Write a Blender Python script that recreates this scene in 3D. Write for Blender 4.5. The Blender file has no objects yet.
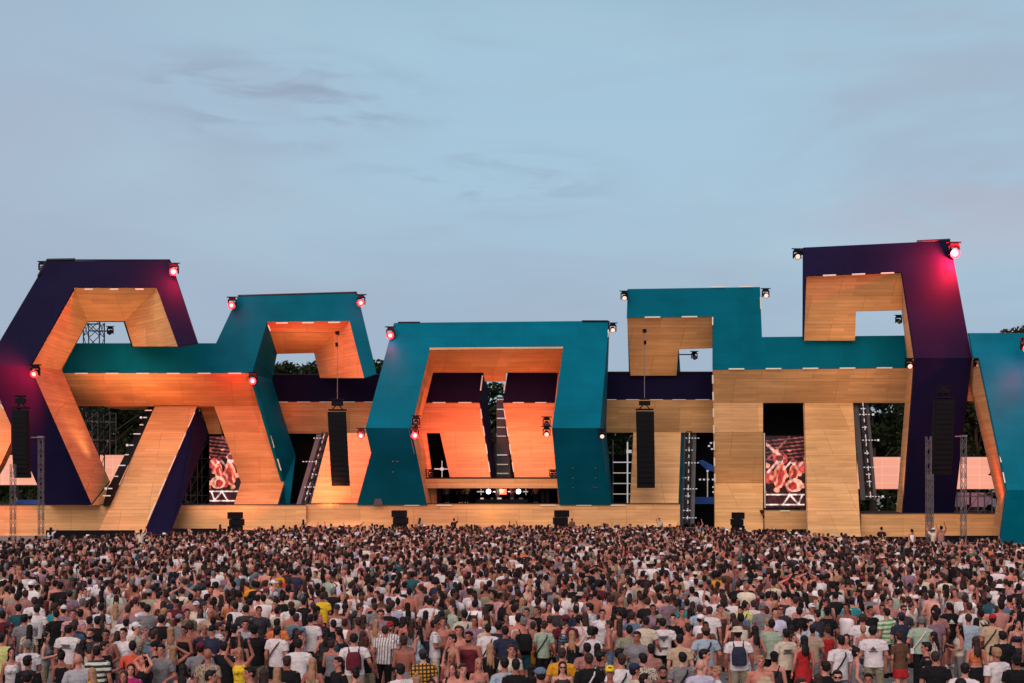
import bpy, bmesh, math, random
import numpy as np
from mathutils import Vector, Matrix

R = math.radians
rnd = random.Random(7)
S = bpy.context.scene
COL = S.collection

# ------------------------------------------------------------------ camera, sky, sun, exposure
F, HC, YH = 1300.0, 5.1, 480.0            # focal length in pixels, eye height (m), horizon row
cam_d = bpy.data.cameras.new('camera')
cam = bpy.data.objects.new('camera', cam_d); COL.objects.link(cam)
cam_d.sensor_fit = 'HORIZONTAL'; cam_d.sensor_width = 36.0
cam_d.lens = F / 1024.0 * 36.0
cam_d.shift_y = (YH - 341.5) / 1024.0
cam_d.clip_start = 0.5; cam_d.clip_end = 5000
cam.location = (0, 0, HC); cam.rotation_euler = (R(90), 0, 0)
S.camera = cam

W = bpy.data.worlds.new('World'); S.world = W; W.use_nodes = True
nt = W.node_tree; N = nt.nodes; L = nt.links
for n in list(N): N.remove(n)
out = N.new('ShaderNodeOutputWorld'); bg = N.new('ShaderNodeBackground'); L.new(bg.outputs[0], out.inputs[0])
SUN_EL, SUN_AZ = R(38), R(200)            # low evening sun behind the photographer, a little to the left
sky = N.new('ShaderNodeTexSky'); sky.sky_type = 'NISHITA'; sky.sun_disc = False
sky.sun_elevation = R(5); sky.sun_rotation = SUN_AZ; sky.air_density = 1.2; sky.dust_density = 1.5; sky.ozone_density = 2.0
tc = N.new('ShaderNodeTexCoord'); sep = N.new('ShaderNodeSeparateXYZ'); L.new(tc.outputs['Generated'], sep.inputs[0])
ramp = N.new('ShaderNodeValToRGB'); L.new(sep.outputs['Z'], ramp.inputs[0])
e = ramp.color_ramp.elements
e[0].position = 0.0; e[0].color = (0.315, 0.385, 0.49, 1)
e[1].position = 1.0; e[1].color = (0.20, 0.30, 0.38, 1)
for p, c in ((0.12, (0.325, 0.435, 0.565, 1)), (0.22, (0.355, 0.51, 0.64, 1)), (0.31, (0.335, 0.51, 0.64, 1)), (0.42, (0.235, 0.375, 0.48, 1))):
    k = e.new(p); k.color = c
def vmath(op, a, b):
    n = N.new('ShaderNodeVectorMath'); n.operation = op; L.new(a, n.inputs[0]); n.inputs[1].default_value = b; return n.outputs[0]
def noise(vec, scale, det, rough=0.5, dist=0.0):
    n = N.new('ShaderNodeTexNoise'); L.new(vec, n.inputs['Vector']); n.inputs['Scale'].default_value = scale
    n.inputs['Detail'].default_value = det; n.inputs['Roughness'].default_value = rough; n.inputs['Distortion'].default_value = dist
    return n.outputs['Fac']
def mrange(v, a, b, c=0.0, d=1.0):
    n = N.new('ShaderNodeMapRange'); n.interpolation_type = 'SMOOTHSTEP'; L.new(v, n.inputs[0])
    for i, x in enumerate((a, b, c, d)): n.inputs[i+1].default_value = x
    return n.outputs[0]
def mixc(fac, a, b, mode='MIX'):
    n = N.new('ShaderNodeMix'); n.data_type = 'RGBA'; n.blend_type = mode
    if isinstance(fac, float): n.inputs[0].default_value = fac
    else: L.new(fac, n.inputs[0])
    for idx, v in ((6, a), (7, b)):
        if isinstance(v, tuple): n.inputs[idx].default_value = v
        else: L.new(v, n.inputs[idx])
    return n.outputs[2]
def mul(a, b):
    n = N.new('ShaderNodeMath'); n.operation = 'MULTIPLY'
    for i, v in enumerate((a, b)):
        if isinstance(v, float): n.inputs[i].default_value = v
        else: L.new(v, n.inputs[i])
    return n.outputs[0]
g = tc.outputs['Generated']
soft = noise(vmath('MULTIPLY', g, (1.6, 1.6, 6.5)), 1.7, 5, 0.55, 0.35)
c1 = mixc(mul(mrange(soft, 0.38, 0.66), 0.75), ramp.outputs[0], (0.335, 0.405, 0.515, 1))
wisp = noise(vmath('MULTIPLY', vmath('ADD', g, (0.31, 0.0, 0.12)), (2.0, 2.0, 13.0)), 2.6, 7, 0.58, 0.5)
wisp2 = noise(vmath('MULTIPLY', vmath('ADD', g, (0.7, 0.0, 0.4)), (4.0, 4.0, 20.0)), 3.0, 5, 0.5, 0.6)
def patch(x0, z0, rx, rz, amt, thr, colr, base):
    cx_ = N.new('ShaderNodeVectorMath'); cx_.operation = 'SUBTRACT'; L.new(g, cx_.inputs[0]); cx_.inputs[1].default_value = (x0, 0, z0)
    sc_ = vmath('MULTIPLY', cx_.outputs[0], (1/rx, 0, 1/rz)); ln = N.new('ShaderNodeVectorMath'); ln.operation = 'LENGTH'; L.new(sc_, ln.inputs[0])
    m_ = mrange(ln.outputs['Value'], 1.0, 0.2, 0.0, 1.0)
    return mixc(mul(mul(mrange(wisp2, thr, thr+0.2), m_), amt), base, colr)
c2 = mixc(mul(mrange(wisp, 0.60, 0.80), 0.25), c1, (0.25, 0.30, 0.39, 1))
PC = (0.24, 0.29, 0.385, 1)
c2 = patch(-0.17, 0.278, 0.15, 0.045, 0.70, 0.44, PC, c2)
c2 = patch(-0.02, 0.222, 0.14, 0.035, 0.45, 0.44, PC, c2)
c2 = patch(0.34, 0.185, 0.18, 0.045, 0.75, 0.30, (0.40, 0.38, 0.50, 1), c2)
c2 = patch(-0.33, 0.18, 0.06, 0.010, 0.6, 0.40, PC, c2)
lift = noise(vmath('MULTIPLY', vmath('ADD', g, (1.3, 0.4, 0.7)), (1.0, 1.0, 4.0)), 2.1, 4, 0.5, 0.2)
c3 = mixc(mul(mrange(lift, 0.42, 0.70), 0.5), c2, (0.40, 0.55, 0.64, 1))
# pinkish left side of the dusk sky
px_ = N.new('ShaderNodeMath'); px_.operation = 'MULTIPLY'; L.new(sep.outputs['X'], px_.inputs[0]); px_.inputs[1].default_value = -1.0
c4 = mixc(mul(mrange(px_.outputs[0], 0.02, 0.45), 0.65), c3, (0.345, 0.40, 0.52, 1))
nis = N.new('ShaderNodeMix'); nis.data_type = 'RGBA'; nis.blend_type = 'MIX'
skm = vmath('SCALE', sky.outputs[0], (0, 0, 0)); skm.node.inputs['Scale'].default_value = 0.8
cl = vmath('SCALE', c4, (0, 0, 0)); cl.node.inputs['Scale'].default_value = 11.6
nis.inputs[0].default_value = 0.93; L.new(skm, nis.inputs[6]); L.new(cl, nis.inputs[7])
L.new(nis.outputs[2], bg.inputs[0]); bg.inputs[1].default_value = 0.1

sd = bpy.data.lights.new('sun', 'SUN'); sd.energy = 2.6; sd.angle = R(60); sd.color = (1.0, 0.78, 0.66)
sun = bpy.data.objects.new('sun', sd); COL.objects.link(sun)
sdir = Vector((math.sin(SUN_AZ)*math.cos(SUN_EL), math.cos(SUN_AZ)*math.cos(SUN_EL), math.sin(SUN_EL)))
sun.rotation_euler = sdir.to_track_quat('Z', 'Y').to_euler()

S.view_settings.view_transform = 'Standard'; S.view_settings.look = 'None'
S.view_settings.gamma = 1; S.view_settings.exposure = 0.0; S.view_settings.use_curve_mapping = False
S.cycles.max_bounces = 5; S.cycles.diffuse_bounces = 3; S.cycles.sample_clamp_indirect = 4.0

# ------------------------------------------------------------------ materials
def mat(name, base, rough=0.6, metal=0.0, emit=None, estr=0.0, var=0.0, vscale=0.6, spec=0.35, bump=0.0):
    m = bpy.data.materials.new(name); m.use_nodes = True
    n = m.node_tree.nodes; l = m.node_tree.links; b = n['Principled BSDF']
    b.inputs['Base Color'].default_value = (*base, 1); b.inputs['Roughness'].default_value = rough
    b.inputs['Metallic'].default_value = metal; b.inputs['Specular IOR Level'].default_value = spec
    if emit: b.inputs['Emission Color'].default_value = (*emit, 1); b.inputs['Emission Strength'].default_value = estr
    if var or bump:
        t = n.new('ShaderNodeTexCoord'); no = n.new('ShaderNodeTexNoise'); no.inputs['Scale'].default_value = vscale; no.inputs['Detail'].default_value = 6
        l.new(t.outputs['Object'], no.inputs['Vector'])
        if var:
            h = n.new('ShaderNodeHueSaturation'); mr = n.new('ShaderNodeMapRange')
            mr.inputs[1].default_value = 0.3; mr.inputs[2].default_value = 0.7; mr.inputs[3].default_value = 1 - var; mr.inputs[4].default_value = 1 + var
            l.new(no.outputs['Fac'], mr.inputs[0]); l.new(mr.outputs[0], h.inputs['Value']); h.inputs['Color'].default_value = (*base, 1)
            l.new(h.outputs[0], b.inputs['Base Color'])
        if bump:
            bm = n.new('ShaderNodeBump'); bm.inputs['Strength'].default_value = bump; bm.inputs['Distance'].default_value = 0.05
            l.new(no.outputs['Fac'], bm.inputs['Height']); l.new(bm.outputs[0], b.inputs['Normal'])
    return m

def paint(name, base, rough=0.5):
    """painted board cladding: broad tone drift plus faint vertical and horizontal sheet joints"""
    m = mat(name, base, rough, spec=0.04); n = m.node_tree.nodes; l = m.node_tree.links; b = n['Principled BSDF']
    t = n.new('ShaderNodeTexCoord'); no = n.new('ShaderNodeTexNoise'); no.inputs['Scale'].default_value = 0.35; no.inputs['Detail'].default_value = 5
    l.new(t.outputs['Object'], no.inputs['Vector'])
    sp = n.new('ShaderNodeSeparateXYZ'); l.new(t.outputs['Object'], sp.inputs[0])
    cb = n.new('ShaderNodeCombineXYZ'); l.new(sp.outputs[0], cb.inputs[0]); l.new(sp.outputs[2], cb.inputs[1])
    br = n.new('ShaderNodeTexBrick'); l.new(cb.outputs[0], br.inputs['Vector']); br.inputs['Scale'].default_value = 1.0
    br.offset = 0.0; br.inputs['Brick Width'].default_value = 2.44; br.inputs['Row Height'].default_value = 1.22
    br.inputs['Mortar Size'].default_value = 0.02; br.inputs['Color1'].default_value = (1, 1, 1, 1); br.inputs['Color2'].default_value = (0.90, 0.90, 0.90, 1)
    br.inputs['Mortar'].default_value = (0.72, 0.72, 0.72, 1)
    mr = n.new('ShaderNodeMapRange'); mr.inputs[1].default_value = 0.3; mr.inputs[2].default_value = 0.7; mr.inputs[3].default_value = 0.86; mr.inputs[4].default_value = 1.12
    l.new(no.outputs['Fac'], mr.inputs[0])
    h = n.new('ShaderNodeHueSaturation'); h.inputs['Color'].default_value = (*base, 1); l.new(mr.outputs[0], h.inputs['Value'])
    mx = n.new('ShaderNodeMix'); mx.data_type = 'RGBA'; mx.blend_type = 'MULTIPLY'; mx.inputs[0].default_value = 0.7
    l.new(h.outputs[0], mx.inputs[6]); l.new(br.outputs['Color'], mx.inputs[7]); l.new(mx.outputs[2], b.inputs['Base Color'])
    return m

def wood(name, tint=(1.32, 1.30, 1.12)):
    m = mat(name, (0.5, 0.27, 0.12), 0.6); n = m.node_tree.nodes; l = m.node_tree.links; b = n['Principled BSDF']
    t = n.new('ShaderNodeTexCoord'); sp = n.new('ShaderNodeSeparateXYZ'); l.new(t.outputs['Object'], sp.inputs[0])
    ad = n.new('ShaderNodeMath'); ad.operation = 'MULTIPLY_ADD'; l.new(sp.outputs[1], ad.inputs[0]); ad.inputs[1].default_value = 0.12; l.new(sp.outputs[0], ad.inputs[2])
    cb = n.new('ShaderNodeCombineXYZ'); l.new(ad.outputs[0], cb.inputs[0]); l.new(sp.outputs[2], cb.inputs[1])
    br = n.new('ShaderNodeTexBrick'); l.new(cb.outputs[0], br.inputs['Vector']); br.inputs['Scale'].default_value = 1.0
    br.offset = 0.37; br.inputs['Brick Width'].default_value = 3.6; br.inputs['Row Height'].default_value = 0.30
    br.inputs['Mortar Size'].default_value = 0.012; br.inputs['Bias'].default_value = 0.0
    br.inputs['Color1'].default_value = (0.60*tint[0], 0.335*tint[1], 0.165*tint[2], 1); br.inputs['Color2'].default_value = (0.50*tint[0], 0.265*tint[1], 0.118*tint[2], 1)
    br.inputs['Mortar'].default_value = (0.42*tint[0], 0.215*tint[1], 0.095*tint[2], 1)
    st = n.new('ShaderNodeVectorMath'); st.operation = 'MULTIPLY'; l.new(t.outputs['Object'], st.inputs[0]); st.inputs[1].default_value = (0.35, 0.35, 4.5)
    no = n.new('ShaderNodeTexNoise'); l.new(st.outputs[0], no.inputs['Vector']); no.inputs['Scale'].default_value = 0.9; no.inputs['Detail'].default_value = 7; no.inputs['Roughness'].default_value = 0.62
    no2 = n.new('ShaderNodeTexNoise'); l.new(t.outputs['Object'], no2.inputs['Vector']); no2.inputs['Scale'].default_value = 0.18; no2.inputs['Detail'].default_value = 3
    mr = n.new('ShaderNodeMapRange'); mr.inputs[1].default_value = 0.28; mr.inputs[2].default_value = 0.72; mr.inputs[3].default_value = 0.82; mr.inputs[4].default_value = 1.12
    l.new(no.outputs['Fac'], mr.inputs[0])
    mr2 = n.new('ShaderNodeMapRange'); mr2.inputs[1].default_value = 0.35; mr2.inputs[2].default_value = 0.65; mr2.inputs[3].default_value = 0.88; mr2.inputs[4].default_value = 1.08
    l.new(no2.outputs['Fac'], mr2.inputs[0])
    mm = n.new('ShaderNodeMath'); mm.operation = 'MULTIPLY'; l.new(mr.outputs[0], mm.inputs[0]); l.new(mr2.outputs[0], mm.inputs[1])
    h = n.new('ShaderNodeHueSaturation'); l.new(br.outputs['Color'], h.inputs['Color']); l.new(mm.outputs[0], h.inputs['Value'])
    b2 = n.new('ShaderNodeTexBrick'); l.new(cb.outputs[0], b2.inputs['Vector']); b2.inputs['Scale'].default_value = 1.0; b2.offset = 0.5
    b2.inputs['Brick Width'].default_value = 4.88; b2.inputs['Row Height'].default_value = 2.44; b2.inputs['Mortar Size'].default_value = 0.018
    b2.inputs['Color1'].default_value = (1, 1, 1, 1); b2.inputs['Color2'].default_value = (0.84, 0.82, 0.80, 1); b2.inputs['Mortar'].default_value = (0.60, 0.55, 0.5, 1)
    m2 = n.new('ShaderNodeMix'); m2.data_type = 'RGBA'; m2.blend_type = 'MULTIPLY'; m2.inputs[0].default_value = 1.0; l.new(h.outputs[0], m2.inputs[6]); l.new(b2.outputs['Color'], m2.inputs[7]); l.new(m2.outputs[2], b.inputs['Base Color'])
    return m

M = {}
M['teal'] = paint('teal_paint', (0.0, 0.128, 0.190), 0.6)
M['purple'] = paint('purple_paint', (0.0085, 0.0070, 0.032), 0.65)
M['wood'] = wood('plywood_boards')
M['black'] = mat('black_paint', (0.0045, 0.004, 0.006), 0.7, var=0.2, spec=0.12)
M['drape'] = mat('black_drape', (0.005, 0.005, 0.006), 0.95, var=0.3, vscale=1.5, spec=0.1)
M['steel'] = mat('galvanised_steel', (0.16, 0.15, 0.16), 0.5, 0.6, var=0.15, vscale=3)
M['darksteel'] = mat('dark_steel', (0.02, 0.02, 0.024), 0.5, 0.4)
M['grey'] = mat('grey_panel', (0.10, 0.09, 0.10), 0.7, var=0.15)
M['ledwhite'] = mat('warm_white_led', (0.6, 0.52, 0.42), 0.4, emit=(1.0, 0.84, 0.68), estr=0.24)
M['ledcool'] = mat('cool_white_led', (0.5, 0.5, 0.5), 0.4, emit=(0.95, 0.92, 1.0), estr=0.36)
M['ledpoint'] = mat('blinding_white_lamp', (0.9, 0.9, 0.9), 0.4, emit=(0.95, 0.97, 1.0), estr=4)
M['redring'] = mat('red_halo_ring', (0.5, 0.02, 0.02), 0.4, emit=(1.0, 0.045, 0.05), estr=1.6)  # glow put in for the red halo round lit lamps
M['redlens'] = mat('red_lamp_lens', (0.9, 0.3, 0.2), 0.3, emit=(1.0, 0.07, 0.05), estr=12)
M['dimlens'] = mat('dim_lamp_lens', (0.8, 0.4, 0.3), 0.3, emit=(1.0, 0.55, 0.42), estr=1.1)
M['glass'] = mat('dark_lens', (0.05, 0.05, 0.06), 0.1, spec=0.8)
M['boothred'] = mat('red_booth_display', (0.5, 0.05, 0.03), 0.4, emit=(1.0, 0.10, 0.05), estr=1.3)
M['blue'] = mat('blue_tarpaulin', (0.02, 0.10, 0.42), 0.5, var=0.2, vscale=2)
M['van'] = mat('pale_van_paint', (0.42, 0.44, 0.55), 0.3, var=0.1)
M['ground'] = mat('trodden_concrete', (0.21, 0.195, 0.185), 0.9, var=0.28, vscale=0.9, bump=0.2)
M['leaf'] = mat('dark_foliage', (0.019, 0.031, 0.011), 0.8, var=0.5, spec=0.1, vscale=0.5)
M['bark'] = mat('bark', (0.07, 0.05, 0.035), 0.9, var=0.3, vscale=4)

# pink lit panels: their light put in as salmon glow, joints slightly brighter
def glowpanel():
    m = mat('salmon_panel_glow', (0.1, 0.05, 0.04), 0.5); n = m.node_tree.nodes; l = m.node_tree.links; b = n['Principled BSDF']
    t = n.new('ShaderNodeTexCoord'); sp = n.new('ShaderNodeSeparateXYZ'); l.new(t.outputs['Object'], sp.inputs[0])
    cb = n.new('ShaderNodeCombineXYZ'); l.new(sp.outputs[0], cb.inputs[0]); l.new(sp.outputs[2], cb.inputs[1])
    br = n.new('ShaderNodeTexBrick'); l.new(cb.outputs[0], br.inputs['Vector']); br.offset = 0; br.inputs['Scale'].default_value = 1.0
    br.inputs['Brick Width'].default_value = 1.6; br.inputs['Row Height'].default_value = 0.8; br.inputs['Mortar Size'].default_value = 0.05
    br.inputs['Mortar Smooth'].default_value = 1.0
    br.inputs['Color1'].default_value = (0.90, 0.38, 0.26, 1); br.inputs['Color2'].default_value = (0.86, 0.345, 0.235, 1); br.inputs['Mortar'].default_value = (0.95, 0.50, 0.36, 1)
    l.new(br.outputs['Color'], b.inputs['Emission Color']); b.inputs['Emission Strength'].default_value = 1.0
    return m
M['glowpanel'] = glowpanel()
# video wall: light comes from per-pixel picture colours
def video():
    m = mat('video_picture', (0.02, 0.01, 0.01), 0.4); n = m.node_tree.nodes; l = m.node_tree.links; b = n['Principled BSDF']
    a = n.new('ShaderNodeVertexColor'); a.layer_name = 'Col'
    l.new(a.outputs['Color'], b.inputs['Emission Color']); b.inputs['Emission Strength'].default_value = 1.3
    return m
M['video'] = video()

# ------------------------------------------------------------------ helpers
def tag(o, label=None, cat=None, group=None, kind=None):
    if label: o['label'] = label
    if cat: o['category'] = cat
    if group: o['group'] = group
    if kind: o['kind'] = kind
    return o
def empty(name, loc, label, cat, group=None):
    o = bpy.data.objects.new(name, None); COL.objects.link(o); o.location = loc; o.empty_display_size = 0.3
    return tag(o, label, cat, group)
def P(px, py, Y): return Vector(((px-512.0)/F*Y, Y, HC+(YH-py)/F*Y))
def prof_depth(py, prof):
    """depth of the sloping plane(s) a sheet lies on, from break points (row, depth)"""
    prof = sorted(prof)
    if len(prof) == 1: return prof[0][1]
    i = 0
    while i < len(prof)-2 and py > prof[i+1][0]: i += 1
    (pa, Ya), (pb, Yb) = prof[i], prof[i+1]
    if abs(Ya-Yb) < 1e-6: return Ya
    za, zb = HC+(YH-pa)/F*Ya, HC+(YH-pb)/F*Yb
    k = (YH-py)/F                       # z = HC + k Y ;  z = za + (zb-za)(Y-Ya)/(Yb-Ya)
    s = (zb-za)/(Yb-Ya)
    return (za - s*Ya - HC)/(k - s)
def PP(pts, prof):
    if not isinstance(prof, (list, tuple)): prof = [(0, prof)]
    return [P(x, y, prof_depth(y, prof)) for x, y in pts]
class MB:
    def __init__(s): s.v = []; s.f = []; s.m = []; s.sm = []
    def add(s, vs, fs, mi=0, smooth=False):
        b = len(s.v); s.v += [tuple(v) for v in vs]
        for f in fs: s.f.append([b+i for i in f]); s.m.append(mi); s.sm.append(smooth)
    def prism(s, pts, vec, mi=0):
        pts = [Vector(p) for p in pts]; vec = Vector(vec); n = len(pts)
        from mathutils.geometry import tessellate_polygon
        tri = tessellate_polygon([pts])
        vs = pts + [p+vec for p in pts]
        fs = [list(t) for t in tri] + [[i+n for i in reversed(t)] for t in tri]
        fs += [[i, (i+1) % n, n+(i+1) % n, n+i] for i in range(n)]
        s.add(vs, fs, mi)
    def box(s, c, d, rz=0.0, mi=0):
        x, y, z = d[0]/2, d[1]/2, d[2]/2; ca, sa = math.cos(rz), math.sin(rz)
        vs = [(c[0]+ca*a-sa*b, c[1]+sa*a+ca*b, c[2]+e) for a in (-x, x) for b in (-y, y) for e in (-z, z)]
        s.add(vs, [(0, 1, 3, 2), (4, 6, 7, 5), (0, 4, 5, 1), (2, 3, 7, 6), (0, 2, 6, 4), (1, 5, 7, 3)], mi)
    def tube(s, a, b, r, n=6, mi=0, r2=None, smooth=True):
        a, b = Vector(a), Vector(b); d = (b-a)
        if d.length < 1e-6: return
        q = d.to_track_quat('Z', 'Y'); r2 = r if r2 is None else r2
        ring = [q @ Vector((math.cos(2*math.pi*i/n), math.sin(2*math.pi*i/n), 0)) for i in range(n)]
        vs = [a+k*r for k in ring] + [b+k*r2 for k in ring]
        s.add(vs, [(i, (i+1) % n, n+(i+1) % n, n+i) for i in range(n)], mi, smooth)
        s.add(vs[:n], [list(range(n))[::-1]], mi); s.add(vs[n:], [list(range(n))], mi)
    def build(s, name, mats, parent=None, loc=None):
        me = bpy.data.meshes.new(name)
        org = Vector(loc) if loc is not None else (parent.location.copy() if parent else Vector((0, 0, 0)))
        if parent is not None: org = world_of(parent)
        elif loc is None: org = Vector((0, 0, 0))
        else: org = Vector(loc)
        me.from_pydata([(v[0]-org[0], v[1]-org[1], v[2]-org[2]) for v in s.v], [], s.f)
        if not isinstance(mats, (list, tuple)): mats = [mats]
        for m in mats: me.materials.append(M[m] if isinstance(m, str) else m)
        me.polygons.foreach_set('material_index', s.m); me.polygons.foreach_set('use_smooth', s.sm)
        me.update()
        bm = bmesh.new(); bm.from_mesh(me); bmesh.ops.recalc_face_normals(bm, faces=bm.faces); bm.to_mesh(me); bm.free()
        o = bpy.data.objects.new(name, me); COL.objects.link(o)
        if parent is not None: o.parent = parent
        else: o.location = org
        return o
def world_of(o):
    v = Vector(o.location)
    while o.parent: o = o.parent; v = v + Vector(o.location)
    return v
def away(pts, ref, t):
    """thickness vector of a sheet, pointing away from ref"""
    n = Vector((0, 0, 0)); k = len(pts)
    for i in range(k): n += pts[i].cross(pts[(i+1) % k])
    n.normalize(); c = sum(pts, Vector())/k
    v = n*t if n.dot(c-Vector(ref)) > 0 else -n*t
    v.y = abs(v.y)+0.02      # never pokes out through the front cladding
    return v
EYE = Vector((0, 0, HC))
def sheet(name, pts, prof, m, parent, t=0.35, back=False):
    """flat clad panel seen from the crowd side, t thick, its thickness running away from the crowd"""
    p = PP(pts, prof); b = MB(); b.prism(p, (0, t, 0)); return b.build(name, m, parent)
def lining(name, fr, bk, parent, m, ref, t=0.25):
    """strip joining a front edge line to a back edge line; ref = a point on the open side"""
    b = MB()
    for i in range(len(fr)-1):
        q = [fr[i], fr[i+1], bk[i+1], bk[i]]
        b.prism(q, away(q, ref, t))
    return b.build(name, m, parent)
def dashes(parent, a, b, n, fill=0.42, r=0.07, m='ledwhite', start=0.5):
    """row of short light strips along an edge"""
    a, b = Vector(a), Vector(b); d = b-a
    for i in range(n):
        t0 = (i+start*(1-fill))/n; t1 = t0+fill/n
        mb = MB(); p, q = a+d*t0, a+d*t1; mb.tube(p, q, r*.62, 4, smooth=False); mb.build('light_strip', m, parent)
# ------------------------------------------------------------------ ground
b = MB(); b.add([(-2500, -300, 0), (2500, -300, 0), (2500, 3500, 0), (-2500, 3500, 0)], [(0, 1, 2, 3)])
tag(b.build('ground', 'ground'), kind='structure')

def block(name, px, py, Y, label, cat='stage set'):
    p = P(px, py, Y); return empty(name, (p.x, p.y, 0), label, cat)

# ------------------------------------------------------------------ decks (plinths) the letters stand on
def plinth(x0, x1, ytop, Y, depth, label):
    a, c = P(x0, ytop, Y), P(x1, ytop, Y)
    o = block('stage_plinth', (x0+x1)/2, ytop, Y, label, 'stage plinth')
    b = MB(); b.box(((a.x+c.x)/2, Y+0.15, a.z/2), (c.x-a.x, 0.3, a.z)); b.build('front_cladding', 'wood', o)
    b = MB(); b.box(((a.x+c.x)/2, Y+0.3+depth/2, a.z-0.20), (c.x-a.x, depth, 0.3)); b.build('deck', 'black', o)
    b = MB(); b.box(((a.x+c.x)/2, Y+0.02, a.z+0.035), (c.x-a.x, 0.2, 0.07)); b.build('deck_edge', 'darksteel', o)
    return o, a.z
pL, zL = plinth(-110, 306, 505, 118.6, 12, 'long wooden stage plinth at the left, under the purple and teal zigzag frames')
pC, zC = plinth(306.3, 680, 504, 119, 12, 'long wooden stage plinth in the middle, under the booth and the teal portal')
pR, zR = plinth(765, 806, 510, 118.5, 8, 'short wooden stage plinth directly under the upright video screen with white-edged side')
pS, zS = plinth(861, 1001, 513.5, 113, 12, 'wooden stage plinth at the right, behind the two lattice masts')
for k, x in enumerate((404, 436, 540, 576, 610)):                # light strips let into the middle plinth's top edge
    dashes(pC, P(x, 505.3, 118.85), P(x+16, 505.3, 118.85), 1, 0.95, 0.08)
dashes(pR, P(780, 511, 118.3), P(790, 511, 118.3), 1, 0.95, 0.08)
# light-shaped patch of cladding below the DJ booth is lit by an added light further down

# ------------------------------------------------------------------ generic letter block
def letter(name, label, cols, rows, outer, inner, bk, prof, Yb, front_mat='purple', line_mat='wood', caps=True, outerb=None, t=0.35, linemats=None, segs=None):
    Y0 = prof[0][1]
    cx = sum(p[0] for p in outer)/len(outer)
    o = block(name, cx, 300, Y0, label)
    O = PP(outer, prof); I = PP(inner, prof); B = [P(x, y, Yb) for x, y in bk]
    OB = [P(x, y, Yb) for x, y in outerb] if outerb else [Vector((q.x, Yb, q.z)) for q in O]
    for i in range(len(O)-1):
        b = MB(); b.prism([O[i], O[i+1], I[i+1], I[i]], (0, t, 0)); b.build('front_panel', front_mat, o)
        mid = (O[i]+O[i+1]+I[i]+I[i+1])/4
        q = [I[i], I[i+1], B[i+1], B[i]]
        iv = (I[i]+I[i+1]-O[i]-O[i+1]); ref = (I[i]+I[i+1])/2+iv*2
        lm = (linemats or {}).get(i, line_mat)
        b = MB(); b.prism([p+Vector((0, 0.02, 0)) for p in q], away(q, ref, 0.22)); b.build('inner_lining', lm, o)
        q = [O[i], O[i+1], OB[i+1], OB[i]]
        b = MB(); b.prism([p+Vector((0, 0.36, 0)) if k < 2 else p for k, p in enumerate(q)], away(q, (O[i]+O[i+1])/2-iv*2, 0.2)); b.build('outer_side', front_mat, o)
        q = [OB[i], OB[i+1], B[i+1], B[i]]
        b = MB(); b.prism(q, (0, -0.15, 0)); b.build('back_panel', 'black', o)
    if caps:
        for i in (0, len(O)-1):
            q = [O[i], I[i], B[i], OB[i]]; nb = 1 if i == 0 else i-1
            b = MB(); b.prism(q, away(q, q[0]*2-O[nb], 0.15)); b.build('end_cap', front_mat, o)
    return o, O, I, B, OB

# 1 purple letter, far left
PLp = [(255, 118), (366, 113.5), (505, 117)]
pl, O, I, B, OB = letter('zigzag_frame', 'purple zigzag frame at the far left, lined with wood, open to the sky', 0, 0,
    [(46, 505), (-15, 366), (47, 261), (170, 260.5), (197.5, 343.5)],
    [(92, 505), (30, 366), (74, 288), (156.5, 288), (178, 347)],
    [(110, 482), (62, 370), (88, 322), (124, 322), (132, 347)], PLp, 123,
    outerb=[(60, 505), (2, 366), (62, 264), (160, 264), (176, 343)])
# close the wedge where the lining meets the deck
q = [I[0], B[0], P(103, 505, 119)]; b = MB(); b.prism(q, away(q, q[0]+Vector((5, 0, 3)), 0.2)); b.build('inner_lining', 'wood', pl)
dashes(pl, P(76, 289.3, 116.3), P(152, 289.3, 116.3), 3, 0.32, 0.10)
dashes(pl, P(158, 291, 116.2), P(177, 345, 115), 2, 0.75, 0.06, 'darksteel')
b = MB(); b.tube(P(47, 260, 118), P(75, 259.6, 118), 0.13, 4); b.tube(P(38, 276, 117), P(47, 260, 118), 0.1, 4); b.build('edge_rail', 'darksteel', pl)
b = MB(); b.tube(P(75, 260, 118), P(170, 260, 118), 0.07, 4); b.build('edge_rail', 'darksteel', pl)

# wood wedge of the neighbouring letter, cut by the frame
o = block('wood_wedge', -10, 430, 122, 'reddish lit wooden wedge at the left edge, between the purple frame and the pink panel wall')
sheet('front_panel', [(-40, 372), (0, 404), (11, 419), (11, 442), (0, 466), (-20, 500), (-40, 500)], 122, 'wood', o, 1.2)
dashes(o, P(0, 404, 121.9), P(4, 409, 121.9), 1, 0.9, 0.1)

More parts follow.
